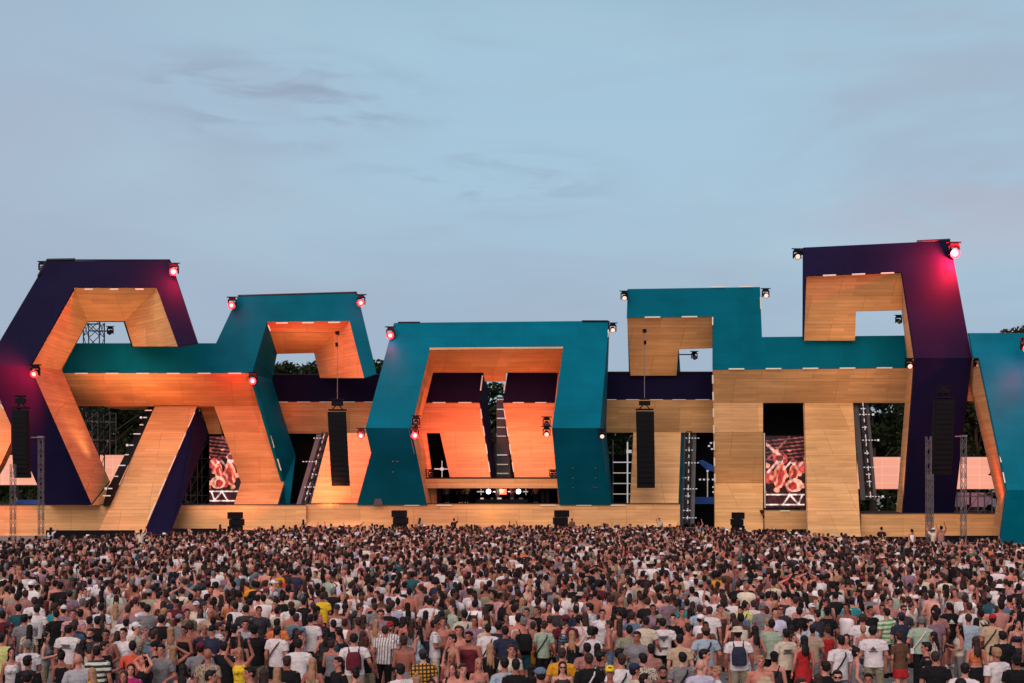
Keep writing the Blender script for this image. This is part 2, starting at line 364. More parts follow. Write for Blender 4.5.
# 2 teal letter, left
TLY = 124.0
tl = block('chevron_frame', 230, 300, TLY, 'teal frame left of centre with an orange wooden chevron leg and hanging truss')
sheet('front_panel', [(58, 343.2), (216, 343.2), (238, 296.5), (357, 293), (376.5, 374), (364, 378), (349.5, 321), (267, 322), (252, 373), (58, 373)], TLY, 'teal', tl)
TB = 133.0
fr = PP([(267, 322), (349.5, 321), (364, 378)], TLY); bk = [P(277, 354, TB), P(314, 353, TB), P(320, 378, TB)]
lining('inner_lining', fr, bk, tl, 'wood', P(300, 400, 122))
side_f = [P(267, 322, TLY), P(252, 373, TLY), P(284, 482, 130), P(271, 528, 119.4)]
side_b = [P(277, 354, TB), P(272, 380, TB), P(295.5, 455, 133.4), P(287, 528, 126)]
lining('leg_side', side_f, side_b, tl, 'teal', P(340, 430, 122), 0.3)
b = MB(); b.prism([P(216, 343.2, TLY+.35), P(238, 296.5, TLY+.35), P(238, 296.5, TLY+.35)+Vector((0, 6.6, 0)), P(216, 343.2, TLY+.35)+Vector((0, 6.6, 0))], (0.2, 0, -0.1))
b.prism([P(238, 296.5, TLY+.35), P(357, 293, TLY+.35), P(357, 293, TLY+.35)+Vector((0, 6.6, 0)), P(238, 296.5, TLY+.35)+Vector((0, 6.6, 0))], (0, 0, -0.2)); b.build('outer_side', 'teal', tl)
b = MB(); b.prism([P(58, 343.2, TLY+.35), P(216, 343.2, TLY+.35), P(216, 343.2, TLY+.35)+Vector((0, 6.6, 0)), P(58, 343.2, TLY+.35)+Vector((0, 6.6, 0))], (0, 0, -0.2)); b.build('outer_side', 'teal', tl)
sheet('wood_band', [(58, 373.2), (252, 373.2), (263, 406), (58, 406)], [(373, 124.05), (406, 128)], 'wood', tl, 0.3)
b = MB(); b.box(((P(160, 406, 128.4).x), 131.6, P(0, 406.5, 128).z+0.12), (P(214, 406, 124).x-P(95, 406, 124).x, 6, 0.2)); b.build('band_underside', 'wood', tl)
sheet('chevron_leg', [(214, 406.1), (263, 406.1), (284, 482), (241, 482)], [(406, 128.03), (482, 130)], 'wood', tl, 0.5)
sheet('chevron_foot', [(241, 482.1), (284, 482.1), (270, 530), (226, 530)], [(482, 130), (530, 117.3)], 'wood', tl, 0.5)
sheet('leg_inner_side', [(200, 406), (214, 406), (222, 434), (209, 434)], 131, 'wood', tl, 0.3)
dashes(tl, P(66, 373.4, 123.9), P(250, 373.4, 123.9), 6, 0.42, 0.10)
dashes(tl, P(269, 323.3, 123.9), P(347, 322.3, 123.9), 3, 0.45, 0.10)
dashes(tl, P(268, 325, 123.9), P(270.5, 331, 123.9), 1, 0.95, 0.09)
dashes(tl, P(254, 382, 124.8), P(282.7, 476, 129.6), 4, 0.5, 0.11)
b = MB()
b.tube(P(238, 295.7, TLY), P(357, 292.3, TLY), 0.08, 4); b.build('edge_rail', 'darksteel', tl)

# slanted wooden column under the band, with dark purple return and a strip of lamps
dc = block('slanted_column', 150, 470, 118, 'slanted wooden column at the left with a dark purple side, leaning up to the right')
DP = [(406, 127.7), (537, 114.8)]
sheet('front_panel', [(155, 406.3), (197, 406.3), (142, 537), (96, 537)], DP, 'wood', dc, 0.5)
q = [P(197, 406.3, 127.7), P(142, 537, 114.8), P(171, 532, 115.8), P(184, 498, 116.7), P(208.5, 434, 129)]
b = MB(); b.prism(q, (-0.1, 0.4, 0)); b.build('column_side', 'purple', dc)
q = [P(155, 406.3, 127.8), P(149, 406.3, 130.5), P(99, 506, 120), P(108, 506, 116.9)]
b = MB(); b.prism(q, (0, 0.25, 0)); b.build('lamp_side', 'black', dc)
for i, t in enumerate((0.04, 0.12, 0.2, 0.3, 0.42, 0.52, 0.63, 0.74, 0.86, 0.93)):
    p = P(151, 407, 128.4).lerp(P(104, 503, 117.2), t); b = MB()
    b.box((p.x, p.y-0.25, p.z), (0.35 if i % 3 else 0.7, 0.1, 0.10)); 
    if i in (1, 4, 8): b.box((p.x-0.4, p.y-0.25, p.z), (0.2, 0.1, 0.2))
    b.build('lamp_bar', 'ledcool' if i in (1, 4, 6, 8) else 'ledwhite', dc)
dashes(dc, P(196, 409, 127.2), P(146, 524, 115.2), 5, 0.7, 0.09)

# 3 purple link walls with wooden lower band (left and right of the centre)
def link(x0, x1, ya, ybm, yc, slant, label, Y=128):
    o = block('link_wall', (x0+x1)/2, ya, Y, label, 'link wall')
    sheet('upper_panel', [(x0, ya), (x1, ya), (x1, ybm-0.2), (x0, ybm-0.2)], Y, 'purple', o, 0.4)
    sheet('lower_panel', [(x0, ybm), (x1, ybm), (x1, yc), (x0+slant, yc)], [(ybm, Y+0.05), (yc, Y+0.9)], 'wood', o, 0.4)
    dashes(o, P(x0+2, ybm, Y-0.1), P(x1-2, ybm, Y-0.1), 5, 0.6, 0.05, 'ledwhite')
    b = MB(); b.tube(P(x0, ya-0.3, Y), P(x1, ya-0.3, Y), 0.07, 4); b.build('edge_rail', 'darksteel', o)
    return o
link(268, 384, 375, 402, 433.5, 12, 'purple link wall over an orange wooden band, left of the central teal portal', 134.5)
link(596, 716, 372.5, 399.7, 432.5, 6, 'purple link wall over a plain wooden band, right of the central teal portal')

def slabthing(name, pts, prof, m, t, label, cat='stage wall'):
    o = block(name, sum(p[0] for p in pts)/len(pts), 450, prof_depth(450, prof) if isinstance(prof, list) else prof, label, cat)
    sheet('front_panel', pts, prof, m, o, t)
    return o
w1 = slabthing('wooden_wall', [(329, 433), (384, 433), (384, 505), (357, 527), (305, 527)], [(433, 125), (527, 118.6)], 'wood', 0.5, 'slanted wooden wall behind the left hanging speaker column')
w3 = slabthing('wooden_wall', [(633.5, 432.5), (681, 432.5), (677.5, 527), (629, 527)], [(432, 125.5), (527, 118.6)], 'wood', 0.5, 'upright wooden wall behind the right hanging speaker column')
b = MB(); b.prism([P(681, 432.5, 125.6), P(684.5, 432.5, 128), P(681, 527, 121), P(677.5, 527, 118.7)], (-0.05, 0.3, 0)); b.build('wall_side', 'teal', w3)

# 4 centre portal (teal)
CPp = [(321, 121), (428, 112.2), (505, 118.8)]
cp, O, I, B, OB = letter('central_portal', 'wide teal portal in the centre of the stage framing two orange panels', 0, 0,
    [(357, 505), (371, 453), (365.5, 428), (394, 323), (609, 321), (600, 428), (611, 505)],
    [(427, 505), (416.5, 453), (411, 428), (429.5, 350), (563, 349), (552, 428), (559.5, 505)],
    [(437, 505), (426, 453), (420, 428), (433, 373), (558, 373), (552, 428), (558, 505)], CPp, 126.5,
    front_mat='teal', outerb=[(365, 505), (374, 453), (372, 428), (397, 323), (609.5, 321), (606, 428), (613.5, 505)])
b = MB(); b.prism([P(483, 371, 126.3), P(506, 371, 126.3), P(506, 381.5, 126.3), P(485, 381.5, 126.3)], (0, 0.2, 0)); b.build('soffit_tongue', 'wood', cp)
dashes(cp, P(398, 322.5, 120.8), P(420, 322.3, 120.8), 1, 1.0, 0.12, 'darksteel')
dashes(cp, P(582, 321, 120.8), P(608, 321, 120.8), 1, 1.0, 0.12, 'darksteel')
dashes(cp, P(608.7, 321, 120.8), P(608.5, 330, 120.2), 1, 1.0, 0.08, 'darksteel')
dashes(cp, P(608.3, 330, 120.2), P(607.6, 337, 119.8), 1, 1.0, 0.12, 'ledwhite')
dashes(cp, P(433, 349.7, 119.2), P(562, 349, 119.2), 1, 1.0, 0.06, 'ledwhite')
dashes(cp, P(433, 369, 126), P(431, 375, 126), 1, 1.0, 0.15, 'ledwhite')
for x, y in ((573, 468), (595.5, 468), (573, 478), (595.5, 478), (573, 487.5), (594, 487), (596.5, 487.6), (393, 461.5), (397.5, 461.5), (393, 472)):  # small grey boxes put in for light reflections on the dark legs
    b = MB(); p = P(x, y, prof_depth(y, CPp)-0.06); b.box((p.x, p.y, p.z), (0.12, 0.1, 0.09)); b.build('reflection_dot', 'grey', cp)
# pale triangular opening foot on the left leg
b = MB(); q = [P(373, 505, 118.4), P(378, 490, 118.0), P(383, 505, 118.4)]; b.prism(q, (0, 0.1, 0)); b.build('kick_plate', 'grey', cp)

# inner wings of the portal
wl = block('inner_wing', 455, 430, 127, 'orange lit panel with a slit, left of the ladder inside the portal', 'stage wing')
sheet('upper_panel', [(424, 373), (484, 373), (479.5, 402.6), (418, 402.6)], 128.2, 'purple', wl, 0.3)
sheet('lower_panel', [(416, 402.8), (479.5, 402.8), (491, 480), (450.5, 480), (440, 433), (426.5, 433), (433, 480), (426, 480)], [(403, 128.3), (480, 124.5)], 'wood', wl, 0.3)
q = [P(484, 373, 128.4), P(486.5, 378, 131.5), P(490.5, 430, 130), P(497, 480, 129), P(491, 480, 124.7), P(479.5, 402.8, 128.4)]
b = MB(); b.prism(q, (-0.2, 0.15, 0)); b.build('wing_side', 'purple', wl)
dashes(wl, P(426, 402.7, 128), P(478, 402.7, 128), 2, 0.5, 0.10)
dashes(wl, P(480, 405, 128), P(490.5, 476, 124.6), 4, 0.55, 0.09)
dashes(wl, P(482.5, 375, 127.9), P(480.5, 391, 127.9), 1, 0.95, 0.10)
wr = block('inner_wing', 530, 430, 127, 'orange lit inner panel inside the portal, right of the ladder of light bars', 'stage wing')
sheet('upper_panel', [(507.5, 373), (566, 373), (566, 402.6), (503, 402.6)], 128.2, 'purple', wr, 0.3)
sheet('lower_panel', [(503, 402.8), (562, 402.8), (566, 480), (515, 480)], [(403, 128.3), (480, 124.5)], 'wood', wr, 0.3)
dashes(wr, P(507, 402.7, 128), P(552, 402.7, 128), 2, 0.5, 0.10)
dashes(wr, P(503.6, 406, 128), P(514.5, 476, 124.6), 4, 0.55, 0.09)
dashes(wr, P(506, 375, 127.9), P(504, 391, 127.9), 1, 0.95, 0.10)
# ladder of bars
ld = block('light_ladder', 503, 440, 130.5, 'tall grey tower of horizontal light bars between the two orange panels', 'light tower')
b = MB(); b.prism(PP([(496.5, 397), (506, 397), (511, 480), (496.5, 480)], 130.8), (0, 0.4, 0)); b.build('tower_frame', 'grey', ld)
for y in (399.5, 409.3, 418.3, 427.3, 436.2, 455, 464.5, 473.5):
    b = MB(); b.tube(P(497, y, 130.6), P(503.5+(y-400)*0.07, y, 130.6), 0.06, 4); b.build('light_bar', 'ledcool' if y in (418.3, 409.3, 455) else 'ledwhite', ld)

# balcony and DJ booth
bc = block('balcony', 490, 480, 121.5, 'wooden balcony front across the portal above the DJ booth', 'balcony')
sheet('fascia', [(420, 478.8), (559.5, 478.8), (558.5, 488.2), (421, 488.2)], 121.5, 'wood', bc, 0.3)
a = P(421, 479, 121.5); c = P(559, 479, 121.5)
b = MB(); b.box(((a.x+c.x)/2, 124.5, a.z-0.2), (c.x-a.x-0.4, 5.2, 0.25)); b.build('floor', 'black', bc)
b = MB(); b.tube(P(421, 478.2, 121.6), P(559, 478.2, 121.6), 0.09, 4); b.build('handrail', 'black', bc)
sheet('return_panel', [(426, 488.3), (437, 488.3), (440, 505), (430, 505)], 123, 'wood', bc, 0.2)
bo = block('dj_booth', 500, 500, 126.5, 'dark DJ booth under the balcony with two white lamps and a red display', 'dj booth')
sheet('back_wall', [(430, 480), (566, 480), (566, 508), (430, 508)], 127.5, 'drape', bo, 0.2)
for x0, x1 in ((437, 441), (541, 544.5), (546, 549)): sheet('post', [(x0, 488), (x1, 488), (x1, 505), (x0, 505)], 122.6, 'black', bo, 0.3)
for x in (488.5, 518.5):
    b = MB()
    bmp = P(x, 491.5, 123.4)
    bm_ = bmesh.new(); bmesh.ops.create_icosphere(bm_, subdivisions=2, radius=0.24)
    b.add([tuple(v.co+bmp) for v in bm_.verts], [[v.index for v in f.verts] for f in bm_.faces], 0, True); bm_.free(); b.build('bright_lamp', 'ledpoint', bo)
for x0, x1 in ((477, 484), (493, 497), (508, 512), (523, 528)):
    b = MB(); b.tube(P(x0, 491.7, 123.4), P(x1, 491.7, 123.4), 0.06, 4); b.build('light_bar', 'ledcool', bo)
for x in (481, 496, 511, 526):
    b = MB(); b.tube(P(x, 488.8, 123.4), P(x, 495, 123.4), 0.035, 4); b.build('light_bar', 'ledwhite', bo)
sheet('red_display', [(498.5, 489), (506.5, 489), (506.5, 494.3), (498.5, 494.3)], 123.5, 'boothred', bo, 0.1)
a = P(476, 499.3, 122.3); c = P(528, 499.3, 122.3)
b = MB(); b.box(((a.x+c.x)/2, 122.6, (a.z+zC)/2), (c.x-a.x, 0.8, a.z-zC)); b.build('desk', 'black', bo)
for x, w, m in ((482, 3.2, 'ledwhite'), (492, 2.6, 'grey'), (499.5, 4, 'ledwhite'), (512, 3, 'grey'), (521, 4, 'grey')):
    p = P(x, 498.8, 122.4); b = MB(); b.box((p.x, p.y, a.z+0.08), (w/F*122, 0.4, 0.14)); b.build('mixer_deck', m, bo)

# 5 dark opening walls / drapes behind the gaps
def drape(x0, x1, y0, y1, Y, label, m='drape'):
    o = block('backdrop', (x0+x1)/2, y0, Y, label, 'backdrop'); sheet('cloth', [(x0, y0), (x1, y0), (x1, y1), (x0, y1)], Y, m, o, 0.15); return o
drape(272, 440, 432, 506, 137.5, 'black backdrop cloth behind the slanted strip of lights left of centre')
drape(404, 462, 425, 500, 132.5, 'black backdrop cloth behind the slit of the left orange panel')
drape(598, 638, 455, 506, 131, 'black backdrop cloth behind the scaffold grid of lights beside the portal')
drape(677, 722, 432, 527, 131, 'black backdrop cloth behind the tall upright light truss right of centre')
drape(196, 246, 432, 506, 136, 'black backdrop cloth behind the left video screen')
drape(758, 812, 400, 509, 129, 'black backdrop cloth behind the right video screen')

# 6 teal block, right
TRY = 122.0
tr = block('stepped_block', 740, 330, TRY, 'stepped teal block right of centre over a wooden underside')
sheet('front_panel', [(628, 289), (760, 287), (762, 337), (905, 335.5), (908, 368), (713, 369.5), (713, 316.5), (627, 317.5)], TRY, 'teal', tr)
U = [(317, 122.2), (376, 127.5)]
sheet('underside', [(627.3, 317.7), (712.6, 316.8), (712.6, 348), (678.5, 349), (676.5, 375.5), (630.5, 375.5)], U, 'wood', tr, 0.3)
sheet('pier_side', [(674.6, 349.5), (678.8, 348), (680.5, 373), (675, 374)], 128, 'teal', tr, 0.2)
b = MB(); q = [P(628, 289, TRY+.35), P(627.2, 317.6, TRY+.35), P(630.4, 375.5, 127.5), P(629, 375.5, 129), P(627.5, 289, 129)]
b.prism(q, (0.15, 0.05, 0)); b.build('outer_side', 'teal', tr)
b = MB(); q = [P(760, 287, TRY+.35), P(762, 337, TRY+.35)]; b.prism([q[0], q[1], q[1]+Vector((0, 6, 0)), q[0]+Vector((0, 6, 0))], (-0.2, 0, 0))
q = [P(628, 289, TRY+.35), P(760, 287, TRY+.35)]; b.prism([q[0], q[1], q[1]+Vector((0, 6, 0)), q[0]+Vector((0, 6, 0))], (0, 0, -0.2)); b.build('outer_side', 'teal', tr)
b = MB(); q = [P(762, 337, TRY+.35), P(905, 335.5, TRY+.35)]; b.prism([q[0], q[1], q[1]+Vector((0, 6, 0)), q[0]+Vector((0, 6, 0))], (0, 0, -0.2)); b.build('outer_side', 'teal', tr)
dashes(tr, P(634, 317.4, 121.9), P(708, 316.6, 121.9), 2, 0.42, 0.10)
dashes(tr, P(712.7, 317, 121.9), P(712.7, 325, 121.9), 1, 1, 0.10)
dashes(tr, P(704, 287.3, 121.9), P(760, 286.6, 121.9), 2, 0.5, 0.08)
dashes(tr, P(760.6, 297, 121.9), P(761, 309, 121.9), 1, 1, 0.10)
dashes(tr, P(718, 369.2, 121.9), P(903, 367.8, 121.9), 5, 0.42, 0.11)
# great wooden frame under it
WRp = [(369, 122), (432, 120.5), (483, 122.2), (530, 118)]
wf = block('wooden_frame', 740, 450, 121, 'large plain wooden frame right of centre, around the tall video screen', 'stage set')
sheet('top_beam', [(713.2, 369.8), (908, 368.3), (905, 402.8), (713.2, 402.8)], [(369, 122.03), (402.8, 123.7)], 'wood', wf, 0.35)
sheet('left_leg', [(713.2, 403), (763, 403), (763, 431.8), (714, 431.8)], [(403, 123.7), (432, 123.3)], 'wood', wf, 0.4)
sheet('left_leg', [(714, 432), (763, 432), (763, 483), (714.6, 483)], [(432, 123.3), (483, 125.2)], 'wood', wf, 0.4)
sheet('left_leg', [(714.6, 483.2), (763, 483.2), (763, 532), (715, 532)], [(483, 125.2), (532, 118)], 'wood', wf, 0.4)
dashes(wf, P(712.6, 371, 121.6), P(715, 486, 124.6), 7, 0.5, 0.11)
b = MB(); b.tube(P(764.2, 433, 125), P(765, 508, 125), 0.07, 4); b.build('edge_strip', 'ledwhite', wf)
wc = slabthing('wooden_column', [(804.5, 403), (853, 403), (861, 540), (808.5, 540)], [(403, 123.5), (540, 109.8)], 'wood', 0.6, 'broad wooden column right of the tall video screen', 'stage column')
dashes(wc, P(803.9, 404, 124.2), P(808.3, 528, 111), 6, 0.6, 0.09)
b = MB(); b.prism([P(804.4, 403, 124.6), P(803, 403, 126), P(807, 510, 118.5), P(808.4, 540, 110)], (0.1, 0.1, 0)); b.build('column_side', 'purple', wc)

# 7 purple letter, right
PRp = [(240, 119), (358, 112), (513, 116.5)]
pr = block('hooked_frame', 900, 300, 117, 'tall dark purple hooked frame at the right, with a red lamp on top')
sheet('front_panel', [(803.5, 247.5), (950, 240.5), (972, 358), (915, 358), (902, 272.3), (806.5, 276), (804, 340), (803.2, 340)], PRp[:2], 'purple', pr)
sheet('leg_panel', [(915, 358.2), (972, 358.2), (954, 513.3), (903, 513.3)], PRp[1:], 'purple', pr)
sheet('underside', [(806.5, 276.2), (902, 272.5), (902, 310), (856, 311), (855, 340.4), (804.3, 340.4)], [(272, 117.3), (341, 121.4)], 'wood', pr, 0.3)
fr = PP([(902, 272.3), (915, 358)], PRp[:2]) + PP([(903, 513.3)], PRp[1:]); bk = [P(901.5, 310, 121), P(908, 365, 121), P(896, 513.3, 121)]
lining('inner_lining', fr, bk, pr, 'wood', P(860, 400, 118))
b = MB(); o1, o2 = P(950, 240.5, 119.4), P(972, 358, 112.4); b.prism([o1, o2, o2+Vector((0, 9, 0)), o1+Vector((0, 3, 0))], (-0.2, 0, 0))
o0 = P(803.5, 247.5, 119.2); b.prism([o0, o1, o1+Vector((0, 3, 0)), o0+Vector((0, 3, 0))], (0, 0, -0.2)); b.build('outer_side', 'purple', pr)
dashes(pr, P(815, 275.9, 116.8), P(902, 272.6, 116.8), 3, 0.45, 0.11)
b = MB(); b.tube(P(917, 241.6, 119), P(950, 240, 119), 0.13, 4); b.build('edge_rail', 'darksteel', pr)

# 8 far right teal letter
FRp = [(333, 112), (490, 103.5), (544, 105.2)]
fr_ = block('end_frame', 1030, 430, 108, 'teal frame at the far right with red lit wooden lining on its left')
sheet('front_panel', [(969, 333), (1075, 333), (1075, 490), (1007, 490), (979, 358), (973.5, 358)], FRp[:2], 'teal', fr_)
sheet('foot_panel', [(1007, 490.2), (1075, 490.2), (1075, 543), (1000, 543)], FRp[1:], 'teal', fr_)
fa = PP([(979, 358), (1007, 490)], FRp[:2]) + PP([(1000, 543)], FRp[1:]); ba = [P(968, 378, 114.5), P(997, 500, 112.8), P(991, 541, 112.6)]
lining('inner_lining', fa, ba, fr_, 'wood', P(900, 450, 110))
sheet('top_return', [(966, 350), (983, 364), (984, 401), (966, 401)], 114.2, 'wood', fr_, 0.3)
dashes(fr_, P(984, 371, 111.0), P(1006, 488, 103.3), 6, 0.5, 0.08)

# ------------------------------------------------------------------ pink panel walls and video screens
def panelwall(x0, x1, y0, y1, Y, label):
    o = block('pink_panel_wall', (x0+x1)/2, y0, Y, label, 'panel wall')
    sheet('panel_face', [(x0, y0), (x1, y0), (x1, y1), (x0, y1)], Y, 'glowpanel', o, 0.12)
    b = MB(); z = P(0, y1, Y).z
    for x in np.linspace(x0+4, x1-4, 6): b.box((P(x, 0, Y).x, Y+0.6, z/2), (0.15, 0.15, z))
    b.build('support_frame', 'darksteel', o)
panelwall(-60, 128, 455, 485, 132, 'pink lit panel wall with painted-in glow at the left, behind the purple frame')
panelwall(857.5, 1004, 457, 489, 128, 'pink lit panel wall with painted-in glow at the right, behind the lattice masts')

def picture(pts, Y, label, seed, flip):
    """live camera picture of two performers under a truss roof, drawn cell by cell on the screen's pixels"""
    o = block('video_screen', (pts[0][0]+pts[1][0])/2, pts[0][1], Y, label, 'video screen')
    nu, nv = 56, 100; r = random.Random(seed)
    a, c = P(pts[0][0], pts[0][1], Y), P(pts[1][0], pts[1][1], Y)
    vs = [(a.x+(c.x-a.x)*i/nu, Y, a.z+(c.z-a.z)*j/nv) for j in range(nv+1) for i in range(nu+1)]
    fs = [(j*(nu+1)+i, (j+1)*(nu+1)+i, (j+1)*(nu+1)+i+1, j*(nu+1)+i+1) for j in range(nv) for i in range(nu)]
    def ell(u, v, cu, cv, ru, rv, an=0.0):
        du, dv = (u-cu), (v-cv); ca, sa = math.cos(an), math.sin(an)
        return ((du*ca+dv*sa)/ru)**2+((-du*sa+dv*ca)/rv)**2 < 1
    def seg(u, v, p, q, w):
        p, q = np.array(p), np.array(q); x = np.array((u, v)); d = q-p; t = max(0, min(1, float((x-p)@d/(d@d)))); return float(np.linalg.norm(x-(p+d*t))) < w
    def colr(u, v):   # u 0..1 across, v 0..1.8 down
        nz = r.random()
        c = (0.02, 0.006, 0.008)
        if v < 0.62:
            for k in range(6):
                if abs(v-(0.08+k*0.095)-0.10*(0.5-u)) < 0.016: c = (0.20+0.1*nz, 0.06, 0.05)
            if seg(u, v, (0.0, 0.62), (0.62, 0.0), 0.02) : c = (0.28, 0.09, 0.07)
        if v > 0.34:
            if math.sin(u*9+v*5+seed)+math.sin(u*4.2-v*11) > 0.55: c = (0.55, 0.06, 0.05)
            if math.sin(u*17-v*7)+math.sin(v*19+u*3) > 1.15: c = (0.95, 0.28, 0.17)
        if seg(u, v, (0.0, 0.20), (0.45, 0.56), 0.035) or seg(u, v, (0.05, 0.9), (0.4, 0.56), 0.03): c = (0.85, 0.42, 0.36)
        for (hx, hy, s, k) in ((0.36, 0.62, 1.0, 0), (0.72, 0.66, 0.72, 1)):
            if ell(u, v, hx, hy+0.38*s, 0.17*s, 0.32*s, 0.12): c = (0.78, 0.10, 0.05) if math.sin(u*40+v*22)+nz > 0.5 else (1.0, 0.34, 0.22)
            if ell(u, v, hx+0.02, hy+0.42*s, 0.07*s, 0.22*s, 0.2): c = (0.40, 0.03, 0.03)
            if ell(u, v, hx, hy, 0.085*s, 0.11*s): c = (1.0, 0.62, 0.52)
            if ell(u, v, hx-0.01, hy-0.06*s, 0.10*s, 0.075*s): c = (0.25, 0.03, 0.03)
            if seg(u, v, (hx+0.1*s, hy+0.22*s), (hx+0.30*s, hy+0.02*s), 0.03): c = (0.88, 0.42, 0.34)
        if ell(u, v, 0.74, 1.24, 0.22, 0.17): c = (1.0, 0.42, 0.28)
        if ell(u, v, 0.70, 1.26, 0.11, 0.10): c = (0.45, 0.03, 0.03)
        if v > 1.42:
            c = (0.05, 0.01, 0.012)
            if abs(v-1.47) < 0.02 or abs(v-1.72) < 0.018: c = (1.0, 0.72, 0.64)
            if seg(u, v, (0.45, 1.72), (0.62, 1.47), 0.022) or seg(u, v, (0.62, 1.47), (0.84, 1.72), 0.022) or seg(u, v, (0.84, 1.72), (0.95, 1.47), 0.02): c = (1.0, 0.72, 0.64)
        g_ = 0.55+0.5*math.sin(u*7+v*3+seed)**2+0.35*math.sin(u*31+v*9)*math.sin(v*27-u*12); return [x*g_*(0.8+0.4*nz) for x in c]
    me = bpy.data.meshes.new('picture'); org = o.location
    me.from_pydata([(v[0]-org[0], v[1]-org[1], v[2]) for v in vs], [], fs); me.materials.append(M['video'])
    ca = me.color_attributes.new('Col', 'FLOAT_COLOR', 'CORNER'); data = []
    for j in range(nv):
        for i in range(nu):
            u = (i+.5)/nu; u = 1-u if flip else u
            cc = colr(u, (j+.5)/nv*1.8); data += (list(cc)+[1])*4
    ca.data.foreach_set('color', data); p = bpy.data.objects.new('picture', me); COL.objects.link(p); p.parent = o
    b = MB(); b.box(((a.x+c.x)/2, Y+0.2, (a.z+c.z)/2), (c.x-a.x+0.25, 0.36, a.z-c.z+0.25)); b.build('screen_case', 'black', o)
picture([(209.5, 436), (242, 503.5)], 131.6, 'upright video screen at the left showing red lit performers, beside the slanted purple column', 3, True)
picture([(766, 436), (804.5, 507.5)], 126.6, 'upright video screen at the right showing red lit performers, inside the wooden frame', 8, False)

# ------------------------------------------------------------------ light trusses with crossbars
def truss(parent, a, b_, w, nb, m='darksteel', name='lattice', r=0.035):
    a, b_ = Vector(a), Vector(b_); d = (b_-a).normalized(); side = Vector((1, 0, 0)); side = (side-d*side.dot(d)).normalized(); up = d.cross(side)
    mb = MB(); cor = [(-1, -1), (1, -1), (1, 1), (-1, 1)]
    for s, t in cor: mb.tube(a+side*s*w/2+up*t*w/2, b_+side*s*w/2+up*t*w/2, r, 4)
    for k in range(nb):
        p, q = a.lerp(b_, k/nb), a.lerp(b_, (k+1)/nb)
        for j in range(4):
            s, t = cor[j]; s2, t2 = cor[(j+1) % 4]
            A, Bq = side*s*w/2+up*t*w/2, side*s2*w/2+up*t2*w/2
            mb.tube(p+A, q+Bq if k % 2 else p+Bq, r*0.7, 4); mb.tube(p+Bq if k % 2 else p+A, q+A if k % 2 else q+Bq, r*0.7, 4)
    return mb.build(name, m, parent)
def litpole(x0, y0, x1, y1, Y0, Y1, ys, label, panel=None, w=0.5):
    a, c = P(x0, y0, Y0), P(x1, y1, Y1)
    o = empty('light_truss', (c.x, c.y, c.z), label, 'light truss', 'lit trusses standing in the stage openings')
    if panel:
        b = MB(); b.prism([p+Vector((0, 0.45, 0)) for p in (P(x0-panel, y0, Y0), P(x0+panel, y0, Y0), P(x1+panel, y1, Y1), P(x1-panel, y1, Y1))], (0, 0.1, 0)); b.build('backing', 'grey', o)
    truss(o, a, c, w, 18)
    n = 24
    for k in range(n):                      # fine points of light down the truss
        if k % 2: continue
        p, q = a.lerp(c, k/n), a.lerp(c, (k+0.9)/n); b = MB(); b.tube(p+Vector((0, -w/2-0.05, 0)), q+Vector((0, -w/2-0.05, 0)), 0.05, 4); b.build('light_strip', 'ledwhite', o)
    for (yy, hl, hr, star) in ys:
        t = (yy-y0)/(y1-y0); p = a.lerp(c, t); s = p.y/F; b = MB()
        for k in range(-int(hl), int(hr)+1, 3):
            b.box((p.x+k*s, p.y-w/2-0.1, p.z), (1.5*s, 0.08, 0.075))
        b.build('crossbar_lamp', 'ledcool', o)
        b = MB(); b.tube((p.x, p.y-w/2-0.1, p.z-0.13), (p.x, p.y-w/2-0.1, p.z+0.13), 0.05, 4)
        if star: b.box((p.x+(hr+3)*s, p.y-w/2-0.1, p.z), (0.18, 0.1, 0.18))
        b.build('crossbar_lamp', 'ledcool', o)
    return o
litpole(325, 434, 300, 520, 130, 121, [(438.5, 9, 0, 0), (463, 13, 0, 0), (476, 0, 4, 0), (488.5, 4, 9, 0), (495, 0, 4, 0), (515, 7, 4, 0)], 'slanted light truss against black cloth, left of the hanging speaker column', panel=9)
litpole(689, 433, 687, 524, 129, 122, [(438.5, 3, 10, 0), (451, 3, 3, 0), (464, 3, 10, 0), (479, 6, 0, 0), (490, 4, 9, 0), (497, 2, 2, 0), (511, 4, 2, 0), (518, 4, 10, 0)], 'tall upright light truss with crossbars of small white lamps, in front of teal beams', panel=8)
litpole(862, 403, 870, 500, 124, 120, [(409, 2, 3, 0), (415, 4, 6, 1), (428, 2, 3, 0), (441, 3, 9, 1), (454, 2, 3, 0), (468, 4, 9, 0), (475, 2, 3, 0), (482, 2, 3, 0), (496.5, 4, 9, 1)], 'upright light truss beside the broad wooden column at the right', panel=8)
# scaffold grid of light bars right of the portal
sg = block('light_grid', 622, 470, 127, 'scaffold grid of white light bars between the teal portal and the right wooden wall', 'light grid')
b = MB(); 
for x in (613, 627.5): b.tube(P(x, 440, 127), P(x, 506, 127), 0.06, 5)
b.build('uprights', 'steel', sg)
b = MB(); b.tube(P(627.5, 442, 126.8), P(627.5, 505, 126.8), 0.07, 4); b.build('light_bar', 'ledcool', sg)
for y in (462.3, 473, 483.5, 494, 504.5):
    b = MB(); b.tube(P(613, y, 126.8), P(632, y, 126.8), 0.05, 4); b.build('light_bar', 'ledcool' if y < 465 or y > 500 else 'ledwhite', sg)
b = MB(); p = P(629, 451.5, 126.7); b.box(p, (0.5, 0.15, 0.3)); b.build('light_bar', 'ledcool', sg)
for y in (460.5, 467):
    b = MB(); b.box(P(608.5, y, 126.7), (0.14, 0.1, 0.25)); b.build('light_bar', 'ledcool', sg)
